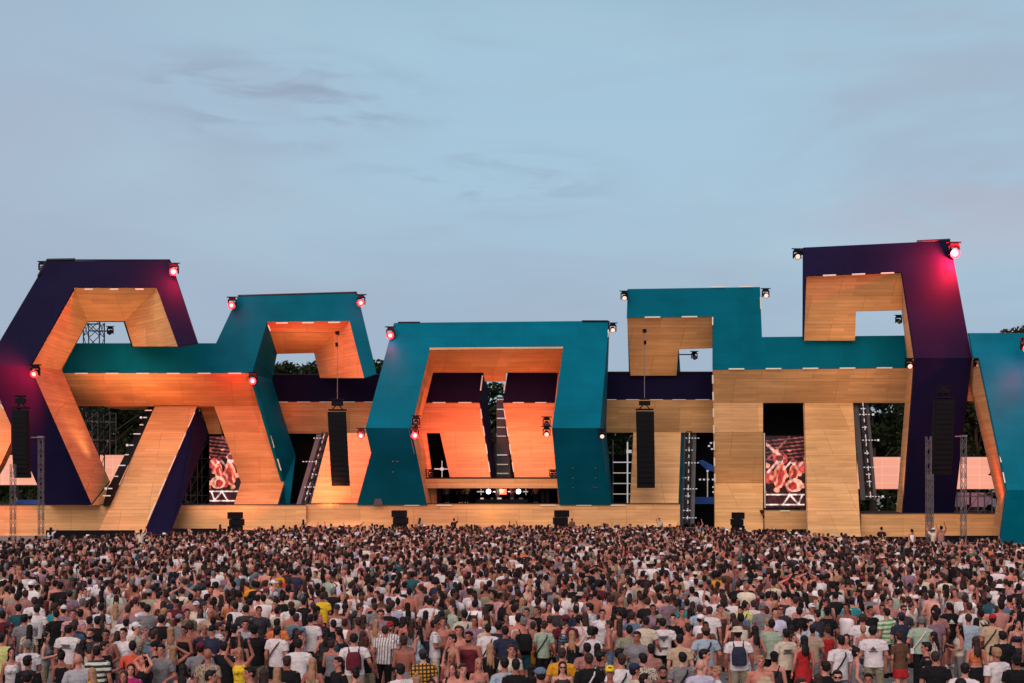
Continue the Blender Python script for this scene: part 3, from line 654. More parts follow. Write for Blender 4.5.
# star lamp in the slit
sl = block('star_lamp', 441, 469, 127, 'small white star of lamps glowing in the slit of the left orange panel', 'lamp')
b = MB(); p = P(442, 469, 126.4); b.box(p, (0.3, 0.1, 0.3), ); b.tube(p+Vector((-.75, 0, 0)), p+Vector((.55, 0, 0)), 0.06, 4); b.tube(p+Vector((0, 0, -.8)), p+Vector((0, 0, .8)), 0.04, 4); b.build('bulb', 'ledcool', sl)
# teal beams inside the tall opening
tb = block('teal_beams', 700, 480, 129.5, 'teal beams crossing the dark opening beside the plain wooden frame', 'beam')
sheet('low_beam', [(681, 497), (716, 497), (716, 504), (681, 504)], 130.2, 'blue', tb, 0.2)
sheet('diagonal_beam', [(697, 461), (703, 460), (714.5, 466.5), (714.5, 472), (707, 470)], 130.2, 'blue', tb, 0.2)
sheet('upright_beam', [(681.5, 433), (686, 433), (684, 526), (678, 526)], 130.4, 'teal', tb, 0.2)
lb = MB(); lb.tube(P(707.5, 470, 129.9), P(707.5, 497, 129.9), 0.05, 4); lb.build('light_strip', 'ledwhite', tb)
for x, y in ((711, 443), (709, 446), (712, 449), (700, 479.5), (704, 479.5), (708, 479.5), (713, 479.5), (707.5, 471), (713.5, 492), (713.5, 487)):
    b = MB(); b.box(P(x, y, 129.8), (0.2, 0.1, 0.16)); b.build('point_lamp', 'ledcool', tb)
# ------------------------------------------------------------------ speakers
def array(px, y0, y1, w, Y, n, label, lean=0.0, chain_top=None):
    a = P(px, y0, Y); z0, z1 = a.z, P(px, y1, Y).z; h = (z0-z1)/n; W_ = w/F*Y
    o = empty('line_array', (a.x, Y, z0), label, 'speaker array')
    for k in range(n):
        f = 0.0 if k < n*0.55 else (k-n*0.55)/(n*0.45); zc = z0-h*(k+0.5); xc = a.x+lean*k/n
        yb = Y+0.35*f*f
        b = MB(); d = 0.42
        vs = [(xc-W_/2, yb-d, zc-h*.5), (xc+W_/2, yb-d, zc-h*.5), (xc+W_/2, yb-d, zc+h*.5), (xc-W_/2, yb-d, zc+h*.5),
              (xc-W_/2*.86, yb+d, zc-h*.49), (xc+W_/2*.86, yb+d, zc-h*.49), (xc+W_/2*.86, yb+d, zc+h*.49), (xc-W_/2*.86, yb+d, zc+h*.49)]
        b.add(vs, [(0, 1, 2, 3), (4, 7, 6, 5), (0, 4, 5, 1), (3, 2, 6, 7), (0, 3, 7, 4), (1, 5, 6, 2)])
        c = b.build('cabinet', 'black', o)
        g = MB(); g.box((xc, yb-d-0.02, zc), (W_*.9, 0.03, h*.74)); g.build('grille', 'black', c)
    b = MB(); b.box((a.x, Y, z0+0.18), (W_*.95, 0.9, 0.12)); b.tube((a.x-W_*.3, Y, z0+0.2), (a.x, Y, z0+0.75), 0.05, 5); b.tube((a.x+W_*.3, Y, z0+0.2), (a.x, Y, z0+0.75), 0.05, 5)
    b.box((a.x, Y-0.1, z0+0.75), (1.35*W_*.45, 0.4, 0.40)); b.box((a.x, Y-0.1, z0+1.15), (W_*.7, 0.4, 0.12)); b.build('rigging_frame', 'black', o)
    if chain_top:
        t = P(px, chain_top, Y+1.2); b = MB(); b.tube((a.x, Y, z0+1.1), (t.x, t.y, t.z), 0.035, 5); b.build('hoist_chain', 'steel', o)
        b = MB(); b.box((t.x, t.y-.1, t.z), (0.35, 0.3, 0.3)); b.box((t.x, t.y-.5, t.z-1.1), (0.22, 0.25, 0.35)); b.build('hoist_motor', 'black', o)
    return o
array(337.5, 412, 486, 18.5, 118, 15, 'tall hanging line of black speakers against the orange band, left of the portal', 0.35, 333)
array(644.5, 411.5, 488, 18, 118, 15, 'tall hanging line of black speakers against the plain wooden band, right of the portal', 0.12, 331)
array(943, 400, 475, 20, 109, 15, 'hanging line of black speakers in front of the dark purple leg at the right', -0.2, 389)
array(21, 410, 478, 15, 109, 15, 'hanging line of black speakers in front of the dark purple leg at the left', 0.1, 398)

def subs(px, y0, w, n, Y, label, side=-1):
    top = P(px, y0, Y); W_ = w/F*Y; h = top.z/n
    o = empty('speaker_stack', (top.x, Y, 0), label, 'speaker stack', 'ground speaker stacks along the stage front')
    for k in range(n):
        b = MB(); s = 0.14*side*(1 if k % 2 else -1)
        b.box((top.x+s*0.4, Y+s*0.3, h*(k+.5)), (W_, 1.0, h*.95), rz=0.08*side); c = b.build('cabinet', 'black', o)
        g = MB(); g.box((top.x+s*0.4-0.02*side, Y-0.52, h*(k+.5)), (W_*.86, 0.03, h*.8), rz=0.08*side); g.build('grille', 'black', c)
    return o
subs(236, 512, 12.5, 4, 111.5, 'short black speaker stack at the foot of the wooden chevron leg')
subs(400, 510.2, 14, 4, 114, 'short black speaker stack at the stage front under the left leg of the portal')
subs(561, 510.2, 14, 4, 114, 'short black speaker stack at the stage front under the right leg of the portal', 1)
subs(737.5, 512.3, 10.5, 4, 113, 'short black speaker stack at the foot of the plain wooden frame', 1)

# ------------------------------------------------------------------ stage lamps
def lamp(px, py, Y, lit, label, s=1.0, energy=260, aim=None):
    p = P(px, py, Y); o = empty('stage_lamp', p, label, 'stage lamp', 'moving head lamps clamped along the frames')
    b = MB(); b.tube(p+Vector((-.45*s, 0.1, .62*s)), p+Vector((.45*s, 0.1, .62*s)), 0.05*s, 5); b.box(p+Vector((0, 0.1, .45*s)), (.5*s, .4*s, .22*s)); b.tube(p+Vector((0, .1, .6*s)), p+Vector((0, .9, .7*s)), 0.05*s, 5); b.build('base', 'black', o)
    b = MB(); b.box(p+Vector((-.3*s, .1, .12*s)), (.08*s, .25*s, .6*s)); b.box(p+Vector((.3*s, .1, .12*s)), (.08*s, .25*s, .6*s)); b.build('yoke', 'black', o)
    b = MB(); b.tube(p+Vector((0, .38*s, .12*s)), p+Vector((0, -.22*s, -.10*s)), .20*s, 12, r2=.25*s); hd = b.build('head', 'black', o)
    b = MB(); b.tube(p+Vector((0, -.225*s, -.102*s)), p+Vector((0, -.25*s, -.11*s)), (.17 if lit == 2 else .20)*s, 14, r2=.15*s); b.build('lens', 'redlens' if lit == 2 else 'dimlens' if lit else 'glass', hd)
    if lit == 2:
        b = MB(); b.tube(p+Vector((0, -.222*s, -.1*s)), p+Vector((0, -.24*s, -.106*s)), .30*s, 16, r2=.29*s); b.build('halo_ring', 'redring', hd)  # glowing ring drawn round the lens for the lamp's red halo
        ld_ = bpy.data.lights.new('lamp_glow', 'SPOT' if aim else 'POINT'); ld_.energy = energy*3; ld_.color = (1, 0.018, 0.03); ld_.shadow_soft_size = 0.25
        lo = bpy.data.objects.new('lamp_glow', ld_); COL.objects.link(lo); lo.location = Vector((0, -.75*s, -.25*s)); lo.parent = o
        if aim: ld_.spot_size = R(115); ld_.spot_blend = .6; lo.location = Vector((-.9, -1.5, -.5)); lo.rotation_euler = (P(*aim)-p-lo.location).to_track_quat('-Z', 'Y').to_euler()
    return o
lamp(174, 271, 116.3, 2, 'glowing red lamp at the top right corner of the left purple frame', 1.15, 1100)
lamp(232, 304.5, 123, 2, 'glowing red lamp on the left shoulder of the left teal frame', 1.15, 260)
lamp(361, 302, 123, 2, 'glowing red lamp on the right shoulder of the left teal frame', 1.15, 260)
lamp(35, 373, 112.4, 2, 'glowing red lamp on the left bend of the purple zigzag frame', 1.15, 3400, aim=(4, 392, 114.5))
lamp(253, 380, 122.8, 2, 'glowing red lamp where the orange chevron leg meets the teal band', 1.15, 450)
lamp(390.5, 334.5, 119.3, 2, 'glowing red lamp at the top left corner of the central portal', 1.15, 260)
lamp(361, 435, 121.5, 2, 'glowing red lamp on the left side of the portal leg, in front of slanted wood', 1.0, 450)
lamp(415, 434.5, 111.2, 2, 'glowing red lamp on the inner bend of the left portal leg', 1.0, 450)
lamp(416, 423, 111.8, 0, 'unlit lamp just above the red lamp on the inner bend of the portal', 1.0)
lamp(954, 252.5, 117.6, 2, 'brightest glowing red lamp, at the top right corner of the tall purple hooked frame', 1.5, 5200)
lamp(1026, 347, 109.0, 2, 'glowing red lamp cut by the right edge, lighting the last teal frame', 1.2, 1200)
lamp(624.3, 297.5, 121.5, 1, 'faintly lit lamp beside the top left corner of the stepped teal block', 1.0)
lamp(612.8, 329.5, 120.5, 1, 'faintly lit lamp beside the top right corner of the central portal', 1.0)
lamp(765.8, 295, 121.5, 1, 'faintly lit lamp beside the top right corner of the stepped teal block', 1.0)
lamp(797.3, 256, 118.7, 1, 'faintly lit lamp beside the top left corner of the purple hooked frame', 1.1)
lamp(909.3, 365.5, 112.5, 1, 'unlit looking lamp on the wooden edge of the purple hooked frame', 1.0)
lamp(978, 364.5, 111.5, 1, 'faintly lit lamp between the purple hooked frame and the last teal frame', 1.0)
lamp(546.6, 424, 113, 0, 'unlit upper lamp on the inner edge of the right portal leg', 1.0)
lamp(546.6, 433.5, 112.6, 1, 'faintly lit lower lamp on the inner edge of the right portal leg', 1.0)
lamp(602, 435.5, 112, 1, 'dim red lamp on the outer bend of the right portal leg', 0.9)
lamp(110, 332, 127, 0, 'dark lamp at the end of an arm seen through the purple zigzag frame', 0.9)
lamp(694.5, 357, 127, 0, 'dark lamp on an arm in the sky gap of the stepped teal block', 0.9)
lamp(899, 321, 121.5, 0, 'dark lamp in the sky gap of the purple hooked frame', 0.9)
lamp(42, 268, 118.5, 0, 'dark lamp on the top left slope of the purple zigzag frame', 1.0)
for x in (424, 431, 552, 556):
    lamp(x, 475, 122.2, 0, 'small dark lamp standing on the balcony rail, '+{424: 'leftmost', 431: 'second from the left', 552: 'second from the right', 556: 'rightmost'}[x], 0.8)
# arm scaffolds behind the gaps
sc = block('scaffold_tower', 97, 340, 132, 'steel scaffold tower seen through the sky gap of the purple zigzag frame', 'scaffold')
a = P(94, 500, 131); t = P(94, 322, 131); a.z = 0
truss(sc, a, Vector((a.x, a.y, t.z)), 1.6, 14, 'darksteel', 'tower', 0.06)
b = MB(); b.tube(P(90, 331, 129.5), P(110, 331, 127.2), 0.07, 5); b.tube(P(86, 324, 130), P(99, 324, 130), 0.07, 5); b.build('arm', 'darksteel', sc)
b = MB(); b.tube(P(679, 354.5, 128), P(695, 354.5, 127.2), 0.06, 5); o = tag(b.build('lamp_arm', 'darksteel', None, P(679, 354.5, 128)), 'thin steel arm holding a lamp in the sky gap of the stepped teal block', 'bracket')

# roof truss scaffolds seen in the left openings
for (x0, x1, y0, y1, Y, lab) in ((86, 110, 412, 470, 133, 'steel scaffold bay behind the purple zigzag frame, left of the slanted wooden column'),
                                 (186, 209, 440, 505, 133.5, 'steel scaffold bay between the slanted column and the left video screen'),
                                 (964, 992, 492, 512, 127, 'steel scaffold bay behind the right lattice mast')):
    o = block('scaffold_bay', x0, y0, Y, lab, 'scaffold'); b = MB()
    za, zb = P(0, y0, Y).z, 0.0
    xs = [P(x0+(x1-x0)*k/2, 0, Y).x for k in range(3)]
    for x in xs: b.tube((x, Y, zb), (x, Y, za), 0.06, 5); b.tube((x, Y+2, zb), (x, Y+2, za), 0.06, 5)
    z = zb+1.6
    while z < za:
        b.tube((xs[0], Y, z), (xs[-1], Y, z), 0.05, 5); b.tube((xs[0], Y+2, z), (xs[-1], Y+2, z), 0.05, 5)
        b.tube((xs[0], Y, z), (xs[1], Y, min(za, z+1.9)), 0.04, 5); b.tube((xs[1], Y, z), (xs[2], Y, min(za, z+1.9)), 0.04, 5); z += 1.9
    b.build('frame_tubes', 'steel', o)
    b = MB(); b.box(((xs[0]+xs[-1])/2, Y+1, za-1.9), (xs[-1]-xs[0], 2, 0.08)); b.build('platform', 'darksteel', o)

# lattice masts in front of the plinths
def mast(px, y0, Y, label, arm=False, w=0.36, y1=None):
    p = P(px, y0, Y); o = empty('lattice_mast', (p.x, Y, 0), label, 'lattice mast', 'slender lattice masts standing before the stage')
    truss(o, (p.x, Y, 0), (p.x, Y, p.z), w, int(p.z/0.55), 'steel', 'shaft', 0.024)
    b = MB(); b.box((p.x, Y, 0.04), (1.2, 1.2, 0.08)); b.build('base_plate', 'steel', o)
    if arm:
        b = MB(); b.tube((p.x, Y-.2, p.z-.05), (p.x-0.75, Y-.2, p.z-.05), 0.05, 5); b.box((p.x, Y, p.z), (w*1.3, w*1.3, 0.14)); b.build('arm', 'steel', o)
    return o
mast(13, 464, 108, 'short lattice mast at the far left, lower than its neighbour')
mast(41, 437, 108, 'lattice mast at the left with a small arm at its top', True)
mast(928.5, 436.5, 104, 'lattice mast without an arm, in front of the purple leg at the right')
mast(963.5, 436, 104, 'lattice mast with a small top arm before the right pink panel wall', True)
mast(930.5, 474, 103.4, 'shorter lattice mast close in front of the armless mast at the right')

# crowd barriers along the plinth foot
def barrier(x0, x1, y0, Y, label):
    a, c = P(x0, y0, Y), P(x1, y0, Y); n = max(1, round((c.x-a.x)/1.25)); o = empty('crowd_barrier', ((a.x+c.x)/2, Y, 0), label, 'barrier')
    w = (c.x-a.x)/n
    for k in range(n):
        b = MB(); x = a.x+w*(k+.5); b.box((x, Y, a.z/2), (w*.995, 0.06, a.z)); b.tube((x-w*.48, Y-.04, a.z), (x+w*.48, Y-.04, a.z), .03, 5); b.box((x, Y+.5, .03), (w*.9, 1.0, .05)); b.build('barrier_panel', 'black', o)
barrier(46, 135, 530.5, 112.5, 'black crowd barrier at the foot of the left plinth, beside the slanted column')
barrier(172, 226, 528.8, 113.5, 'black crowd barrier between the purple column side and the left speaker stack')
barrier(762, 783, 529.5, 113, 'short black crowd barrier below the right video screen')
barrier(792, 806, 529.5, 112.9, 'short black crowd barrier at the left foot of the broad wooden column')
barrier(822, 934, 537, 107, 'long black crowd barrier along the right plinth')
barrier(935, 998, 536, 106.5, 'grey looking crowd barrier behind the feet of the right lattice masts')

# backstage things glimpsed under the pink panel walls
def van(px, y1, Y, L_, H_, label, m='van'):
    p = P(px, 500, Y); o = empty('parked_van', (p.x, Y, 0), label, 'van')
    b = MB(); q = [(-L_/2, .45), (L_/2, .45), (L_/2, 1.25), (L_/2-.9, 1.5), (L_/2-1.3, H_), (-L_/2, H_)]
    b.prism([(p.x+x, Y-1, z+1.9) for x, z in q], (0, 2, 0)); b.build('body', m, o)
    b = MB(); b.prism([(p.x+x, Y-1.03, z+1.9) for x, z in ((L_/2-1.9, 1.5), (L_/2-1.0, 1.5), (L_/2-1.4, H_-.15), (L_/2-1.9, H_-.15))], (0, .03, 0)); b.build('side_window', 'glass', o)
    for s in (-L_*.32, L_*.32):
        b = MB(); b.tube((p.x+s, Y-1.05, 2.25), (p.x+s, Y-.8, 2.25), .36, 14); b.build('wheel', 'black', o)
    b = MB(); b.box((p.x, Y, 0.95), (L_+2, 3, 1.88)); b.build('loading_platform', 'darksteel', o)
van(975, 505, 134, 3.6, 1.9, 'pale blue grey van parked behind the right plinth, under the pink panel wall')
o = block('tarpaulin_stack', 28, 500, 126, 'low blue tarpaulin covered stack on the left plinth, under the pink panel wall', 'covered stack')
sheet('cover', [(17, 500), (38, 500), (39, 506), (16, 506)], 126, 'blue', o, 1.0)

# ------------------------------------------------------------------ trees behind the stage
def tree(px, ytop, Y, spread, label, seed, leafn=9000):
    r = np.random.default_rng(seed); p = P(px, ytop, Y); H = p.z; o = empty('tree', (p.x, Y, 0), label, 'tree', 'trees behind the stage')
    b = MB(); b.tube((p.x, Y, 0), (p.x+.3, Y, H*.35), .42, 9, r2=.30); b.tube((p.x+.3, Y, H*.34), (p.x, Y, H*.75), .30, 8, r2=.10)
    rr = random.Random(seed); 
    for k in range(7):
        an = rr.uniform(0, 6.28); z = H*rr.uniform(.25, .6); e_ = Vector((p.x+math.cos(an)*spread*.6, Y+math.sin(an)*spread*.6, z+H*.2)); b.tube((p.x+.2, Y, z), e_, .14, 6, r2=.04)
    b.build('trunk', 'bark', o)
    nc = 46; cen = []
    for k in range(nc):
        a = r.uniform(0, 6.28); u = r.uniform(0.12, 1.0); zz = H*(0.2+0.76*u); rad = spread*math.sqrt(max(0.03, 1-((u-.42)/.62)**2))*math.sqrt(r.uniform(0.05, 1))
        cen.append((math.cos(a)*rad, math.sin(a)*rad, zz-0.8, r.uniform(.9, 1.9)))
    cen.append((0.2, 0, H-1.2, 1.2)); cen = np.array(cen)
    idx = r.integers(0, len(cen), leafn); c = cen[idx]
    d = r.normal(size=(leafn, 3)); d /= np.linalg.norm(d, axis=1)[:, None]; q = c[:, :3]+d*(c[:, 3]*r.uniform(.45, 1.05, leafn))[:, None]*np.array([1.1, 1.1, .75])
    q[:, 2] = np.minimum(q[:, 2], H)
    u = r.normal(size=(leafn, 3)); u /= np.linalg.norm(u, axis=1)[:, None]; v = np.cross(u, r.normal(size=(leafn, 3))); v /= np.linalg.norm(v, axis=1)[:, None]
    s = r.uniform(.16, .36, leafn)[:, None]
    vs = np.stack([q-u*s, q+v*s*.6, q+u*s, q-v*s*.6], 1).reshape(-1, 3)
    me = bpy.data.meshes.new('crown'); me.from_pydata(vs.tolist(), [], np.arange(leafn*4).reshape(-1, 4).tolist()); me.materials.append(M['leaf'])
    c_ = bpy.data.objects.new('crown', me); COL.objects.link(c_); c_.parent = o
TS = [(96, 380, 150, 8, 'tree seen through the dark opening left of the slanted wooden column'), (150, 386, 156, 7, 'tree hidden low behind the left teal band'),
      (284, 358, 150, 5.5, 'tree top showing in the lower left of the teal frame sky gap'), (312, 359, 154, 5, 'tree top showing in the middle of the teal frame sky gap'), (340, 362, 157, 5, 'tree behind the underside of the left teal frame'),
      (376, 357, 150, 4.5, 'tree top poking up between the left teal frame and the central portal'), (494, 379, 150, 6, 'tree seen in the narrow gap between the two orange panels'),
      (440, 392, 152, 6, 'tree behind the slit of the left orange panel'), (620, 384, 150, 6, 'tree in the dark opening right of the portal'), (700, 388, 152, 6, 'tree behind the tall upright light truss'),
      (872, 374, 146, 7, 'tree seen right of the broad wooden column'), (925, 378, 152, 7, 'tree behind the leg of the purple hooked frame'), (975, 376, 150, 6, 'tree between the purple leg and the last teal frame'),
      (1026, 320, 128, 5.0, 'tall tree top reddened by the lamp at the right edge'), (30, 392, 150, 8, 'tree behind the far left purple frame'), (218, 390, 150, 7, 'tree above the left video screen')]
for k, (x, y, Y, sp_, lab) in enumerate(TS): tree(x, y, Y, sp_, lab, 40+k)
# a dark belt of far trees closes the view under the crowns
r = np.random.default_rng(5); n = 42000
q = np.stack([r.uniform(-95, 95, n), r.uniform(168, 180, n), r.uniform(0, 1, n)**0.8*17.5*(1+0.12*np.sin(np.arange(n)))], 1)
q[:, 2] *= 0.85+0.15*np.sin(q[:, 0]*.21)+0.07*np.sin(q[:, 0]*.9)
u = r.normal(size=(n, 3)); u /= np.linalg.norm(u, axis=1)[:, None]; v = np.cross(u, r.normal(size=(n, 3))); v /= np.linalg.norm(v, axis=1)[:, None]; s = r.uniform(.4, .8, n)[:, None]
vs = np.stack([q-u*s, q+v*s*.6, q+u*s, q-v*s*.6], 1).reshape(-1, 3); me = bpy.data.meshes.new('far_wood'); me.from_pydata(vs.tolist(), [], np.arange(n*4).reshape(-1, 4).tolist()); me.materials.append(M['leaf'])
o = bpy.data.objects.new('far_wood', me); COL.objects.link(o); tag(o, 'dark far-off wood behind the stage openings', 'wood', kind='stuff')

# ------------------------------------------------------------------ area lights without fixtures, added to light the stage wood and the booth
def added_flood(px, py, Y, tgt, energy, col, size=1.2, spread=150):
    a = P(px, py, Y); ld_ = bpy.data.lights.new('added_flood', 'AREA'); ld_.energy = energy; ld_.color = col; ld_.shape = 'DISK'; ld_.size = size; ld_.spread = R(spread)
    o = bpy.data.objects.new('added_flood', ld_); COL.objects.link(o); o.location = a; o.rotation_euler = (Vector(tgt)-a).to_track_quat('-Z', 'Y').to_euler()
    return o
WARM, ORG = (1.0, 0.60, 0.36), (1.0, 0.145, 0.10)
AMB = (1.0, 0.46, 0.22)
# unseen lights added in and before the openings to wash the wooden linings and the orange walls
added_flood(452, 392, 120.5, P(456, 448, 127), 440, ORG, 1.2, 140)
added_flood(531, 392, 120.5, P(531, 448, 127), 440, ORG, 1.2, 140)
added_flood(495, 477, 122.5, P(495, 360, 124), 160, WARM, 1.0, 120)
added_flood(246, 503, 113, P(225, 430, 129), 170, (1.0, .28, .10), 0.8, 90)
added_flood(150, 520, 108, P(150, 388, 125), 170, (1.0, .28, .10), 0.8, 36)
added_flood(330, 503, 117, P(325, 415, 127), 340, (1.0, .25, .09), 0.8, 100)
added_flood(108, 470, 119.5, P(100, 305, 120), 380, WARM, 1.2, 100)
added_flood(160, 342, 121, P(125, 300, 120), 50, WARM, 0.6, 120)
added_flood(300, 372, 126, P(312, 338, 128), 60, WARM, 0.8, 140)
added_flood(655, 425, 121.5, P(660, 340, 125), 80, WARM, 0.8, 110)
added_flood(850, 400, 116, P(850, 300, 119), 110, WARM, 0.8, 110)
added_flood(880, 505, 117, P(905, 420, 115), 160, AMB, 0.8, 120)
added_flood(980, 508, 107, P(990, 440, 110), 160, (1, .12, .06), 0.6, 120)
added_flood(490, 519, 117.6, P(490, 505, 119), 7, (1.0, .55, .12), 0.3, 150)
added_flood(500, 489.5, 122.6, P(500, 500, 124), 80, (1.0, .6, .4), 0.5, 160)  # added so the people in the booth show
added_flood(490, 524, 108, P(490, 484, 121.5), 45, WARM, 0.8, 80)  # added to brighten the balcony fascia under the portal
added_flood(-12, 470, 119, P(0, 430, 122), 160, (1, .10, .05), 0.4, 120)  # added to redden the wooden wedge
for px in (40, 340):      # added lights without fixtures, washing the plinth cladding
    added_flood(px, 531, 112, P(px, 512, 118), 20, WARM, 0.6, 100)
# ------------------------------------------------------------------ people
def cloth_mat(name, rough=0.85, pattern=None, bump=0.9):
    m = bpy.data.materials.new(name); m.use_nodes = True; n = m.node_tree.nodes; l = m.node_tree.links; b = n['Principled BSDF']
    b.inputs['Roughness'].default_value = rough; b.inputs['Specular IOR Level'].default_value = 0.2
    oi = n.new('ShaderNodeObjectInfo'); t = n.new('ShaderNodeTexCoord')
    src = oi.outputs['Color']
    if pattern:
        sp = n.new('ShaderNodeSeparateXYZ'); l.new(t.outputs['Object'], sp.inputs[0])
        def wave(axis, sc, thr=0.5):
            mu = n.new('ShaderNodeMath'); mu.operation = 'MULTIPLY'; mu.inputs[1].default_value = sc; l.new(sp.outputs[axis], mu.inputs[0])
            fr = n.new('ShaderNodeMath'); fr.operation = 'FRACT'; l.new(mu.outputs[0], fr.inputs[0])
            gt = n.new('ShaderNodeMath'); gt.operation = 'GREATER_THAN'; gt.inputs[1].default_value = thr; l.new(fr.outputs[0], gt.inputs[0]); return gt.outputs[0]
        mx = n.new('ShaderNodeMix'); mx.data_type = 'RGBA'
        if pattern == 'hstripe': f = wave(2, 9); other = (0.55, 0.58, 0.50, 1)
        elif pattern == 'vstripe': f = wave(0, 16, 0.62); other = (0.20, 0.14, 0.15, 1)
        elif pattern == 'plaid':
            a_, c_ = wave(0, 13, .6), wave(2, 13, .6); mm = n.new('ShaderNodeMath'); mm.operation = 'MAXIMUM'; l.new(a_, mm.inputs[0]); l.new(c_, mm.inputs[1]); f = mm.outputs[0]; other = (0.030, 0.022, 0.020, 1)
        else:
            no = n.new('ShaderNodeTexNoise'); no.inputs['Scale'].default_value = 30; no.inputs['Detail'].default_value = 3; l.new(t.outputs['Object'], no.inputs['Vector'])
            gt = n.new('ShaderNodeMath'); gt.operation = 'GREATER_THAN'; gt.inputs[1].default_value = 0.54; l.new(no.outputs['Fac'], gt.inputs[0]); f = gt.outputs[0]; other = (0.10, 0.085, 0.07, 1)
        l.new(f, mx.inputs[0]); l.new(src, mx.inputs[6]); mx.inputs[7].default_value = other; src = mx.outputs[2]
    no = n.new('ShaderNodeTexNoise'); no.inputs['Scale'].default_value = 7; no.inputs['Detail'].default_value = 4; no.inputs['Distortion'].default_value = 0.8; l.new(t.outputs['Object'], no.inputs['Vector'])
    h = n.new('ShaderNodeHueSaturation'); mr = n.new('ShaderNodeMapRange'); mr.inputs[1].default_value = .3; mr.inputs[2].default_value = .7; mr.inputs[3].default_value = .80; mr.inputs[4].default_value = 1.10
    l.new(no.outputs['Fac'], mr.inputs[0]); l.new(mr.outputs[0], h.inputs['Value']); l.new(src, h.inputs['Color']); l.new(h.outputs[0], b.inputs['Base Color'])
    if bump:
        bp = n.new('ShaderNodeBump'); bp.inputs['Strength'].default_value = bump; bp.inputs['Distance'].default_value = 0.06; l.new(no.outputs['Fac'], bp.inputs['Height']); l.new(bp.outputs[0], b.inputs['Normal'])
    return m
M['cloth'] = cloth_mat('clothing_fabric'); M['c_hstripe'] = cloth_mat('hoop_striped_fabric', pattern='hstripe'); M['c_vstripe'] = cloth_mat('pin_striped_fabric', pattern='vstripe')
M['c_plaid'] = cloth_mat('checked_fabric', pattern='plaid'); M['c_floral'] = cloth_mat('printed_fabric', pattern='floral')
M['skin'] = cloth_mat('skin', 0.55, bump=0); M['hair'] = cloth_mat('hair', 0.6, bump=0.5)
M['eye'] = mat('eye', (0.03, 0.02, 0.015), 0.3); M['lip'] = mat('lips', (0.30, 0.10, 0.08), 0.5)
PRINT = {'dark': mat('dark_print', (0.06, 0.06, 0.08), 0.8), 'light': mat('light_print', (0.62, 0.60, 0.58), 0.8)}

def capsule(a, b_, ra, rb, sx=1.0, sy=1.0, n=12, rg=4, flat=False):
    """tapered limb from a to b; ends rounded (or cut flat)"""
    a, b_ = Vector(a), Vector(b_); d = b_-a; L_ = d.length; q = d.to_track_quat('Z', 'Y') if L_ > 1e-6 else Vector((0, 0, 1)).to_track_quat('Z', 'Y')
    rings = []
    if flat: rings = [(0, ra), (L_, rb)]
    else:
        for i in range(rg): t = math.pi/2*(1-(i+.35)/rg); rings.append((-ra*math.sin(t), ra*math.cos(t)))
        rings.append((0, ra)); rings.append((L_, rb))
        for i in range(rg-1, -1, -1): t = math.pi/2*(1-(i+.35)/rg); rings.append((L_+rb*math.sin(t), rb*math.cos(t)))
    vs = [a+q @ Vector((r*math.cos(2*math.pi*k/n), r*math.sin(2*math.pi*k/n), z)) for z, r in rings for k in range(n)]
    return vs, rings_faces(len(rings), n)
def rings_faces(m, n):
    fs = [(i*n+k, i*n+(k+1) % n, (i+1)*n+(k+1) % n, (i+1)*n+k) for i in range(m-1) for k in range(n)]
    return fs+[tuple(range(n))[::-1], tuple(range((m-1)*n, m*n))]
def loft(rows, n=18):
    """stack of ellipses: (z, cx, cy, rx, ry)"""
    vs = [Vector((cx+rx*math.cos(2*math.pi*k/n), cy+ry*math.sin(2*math.pi*k/n), z)) for z, cx, cy, rx, ry in rows for k in range(n)]
    return vs, rings_faces(len(rows), n)
def ell(c, r, n=14, m=9):
    rows = []
    for i in range(m): t = -math.pi/2+math.pi*(i+.5)/m; rows.append((c[2]+r[2]*math.sin(t), c[0], c[1], r[0]*math.cos(t), r[1]*math.cos(t)))
    return loft(rows, n)
_tmp = []
def voxel(shapes, vox, name, smooth=2, dec=1.0):
    """weld overlapping shapes into one continuous skin"""
    vs, fs = [], []
    for v, f in shapes: k = len(vs); vs += [tuple(p) for p in v]; fs += [[k+i for i in t] for t in f]
    me = bpy.data.meshes.new('w'); me.from_pydata(vs, [], fs); me.update()
    bm = bmesh.new(); bm.from_mesh(me); bmesh.ops.recalc_face_normals(bm, faces=bm.faces); bm.to_mesh(me); bm.free()
    ob = bpy.data.objects.new('w', me); COL.objects.link(ob)
    m = ob.modifiers.new('r', 'REMESH'); m.mode = 'VOXEL'; m.voxel_size = vox; m.use_smooth_shade = True
    if smooth: s = ob.modifiers.new('s', 'SMOOTH'); s.iterations = smooth; s.factor = 0.5
    if dec < 1: d = ob.modifiers.new('d', 'DECIMATE'); d.ratio = dec
    dg = bpy.context.evaluated_depsgraph_get(); dg.update()
    res = bpy.data.meshes.new_from_object(ob.evaluated_get(dg)); res.name = name
    bpy.data.objects.remove(ob); bpy.data.meshes.remove(me)
    res.polygons.foreach_set('use_smooth', [True]*len(res.polygons))
    return res

